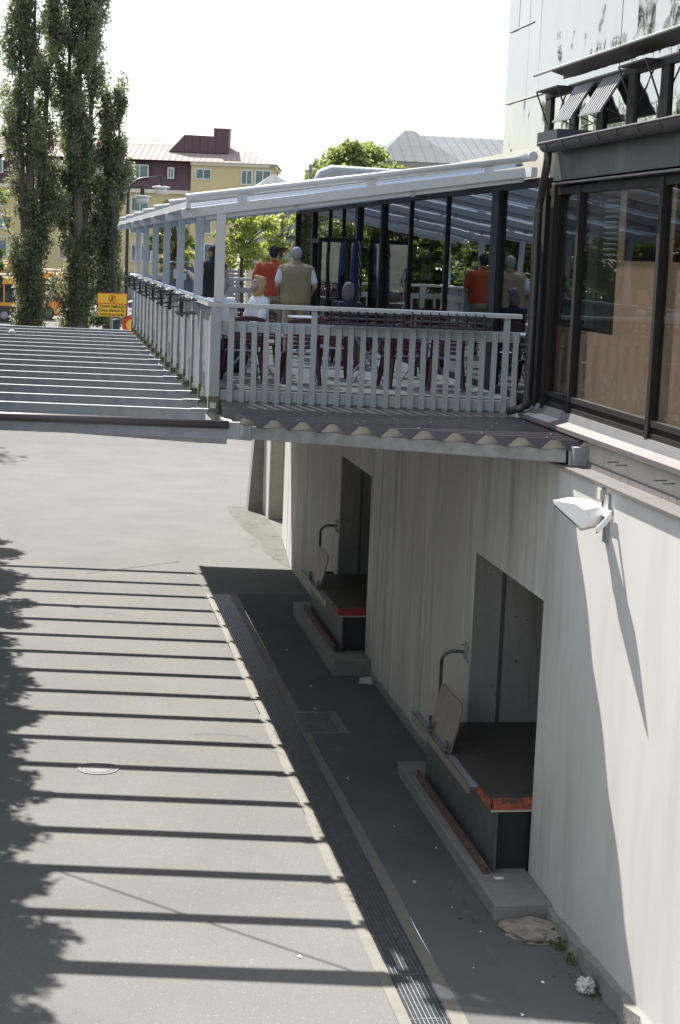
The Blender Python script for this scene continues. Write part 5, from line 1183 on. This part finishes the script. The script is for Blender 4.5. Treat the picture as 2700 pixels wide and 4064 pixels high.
for k, (xx, wdt) in enumerate(((14.95, .62), (15.72, .62), (16.7, .5))):
    for z_ in (-3.2, -1.2, .8, 2.8):
        w1 = MB().box(xx, xx+wdt, 116.2, 116.6, z_, z_+1.5).build('bay_window', M['winpane'], bw); MB().box(xx-.04, xx+wdt+.04, 116.16, 116.6, z_+1.5, z_+1.75).build('bay_head', M['greyroof'], w1)
    MB().box(xx+wdt+.04, xx+wdt+.16, 116.1, 116.6, -3.8, 4.5).build('drainpipe', M['galvdk'], bw)
# ventilation duct on the restaurant roof
vd = thing('ventilation_duct', 'shiny ribbed silver ventilation duct above the pergola roof', 'duct', (7.5, 45, 3.3))
p = [(6.86, 44.8, 2.9), (6.86, 44.8, 3.45), (6.95, 44.8, 3.68), (7.15, 44.8, 3.76), (8.5, 44.8, 3.74), (11.5, 44.8, 3.70)]
MB().tube(p, .20, 18).build('pipe', M['galv'], vd, True)
for k in range(30): 
    xx = 7.2+k*.13; MB().tube([(xx, 44.8, 3.76-.013*k*.13), (xx+.018, 44.8, 3.76-.013*k*.13)], .206, 18).build('seam_ring', M['galv'], vd)
MB().tube([(6.62, 44.8, 3.0), (6.62, 44.8, 3.95)], .05, 10).build('vent_pipe', M['galvdk'], vd)
MB().box(7.9, 12, 42.2, 47.5, -1, 2.9).build('plinth', M['wallup'], vd)

# benches / crates and parked cars seen between the posts
def car(x, y, z, m, lab):
    c = thing('parked_car', lab, 'car', (x, y, z), 'cars parked before the shops')
    b = MB(); b.prism([(x-2.1, y, z+.3), (x+2.1, y, z+.3), (x+2.15, y, z+.75), (x+1.25, y, z+.9), (x+.7, y, z+1.4), (x-1.0, y, z+1.42), (x-1.7, y, z+.92), (x-2.15, y, z+.8)], (0, 1.7, 0)); b.build('body', m, c, bevel=.06)
    g_ = MB(); g_.prism([(x+1.05, y-.01, z+.93), (x+.62, y-.01, z+1.32), (x-.95, y-.01, z+1.34), (x-1.5, y-.01, z+.95)], (0, 1.72, 0)); g_.build('window', M['busglass'], c)
    for xx in (x-1.35, x+1.35):
        wv = MB().tube([(xx, y-.02, z+.32), (xx, y+.2, z+.32)], .32, 16).build('wheel', M['busdark'], c); MB().tube([(xx, y-.03, z+.32), (xx, y, z+.32)], .18, 12).build('rim', M['galv'], wv)
car(9.0, 150, -3.8, mat('car_blue', (.03, .05, .12), .3), 'dark blue car parked before the shops')
car(15.5, 152, -3.8, mat('car_silver', (.45, .46, .47), .3, metal=.5), 'silver car parked before the shops')
car(4.2, 151, -3.8, mat('car_dark', (.03, .035, .04), .3), 'black car parked before the shops by the lamp posts')
bs = thing('bus_shelter', 'grey slatted bus shelter behind the young tree', 'shelter', (8.2, 95, -3.8))
for k in range(9): MB().bar((8.0, 95, -1.2+k*.22), (10.6, 94.6, -1.2+k*.22), .04, .15).build('slat', M['board'], bs)
for xx in (8.0, 10.2): MB().box(xx, xx+.12, 94.6, 94.75, -3.8, .95).build('post', M['board'], bs)
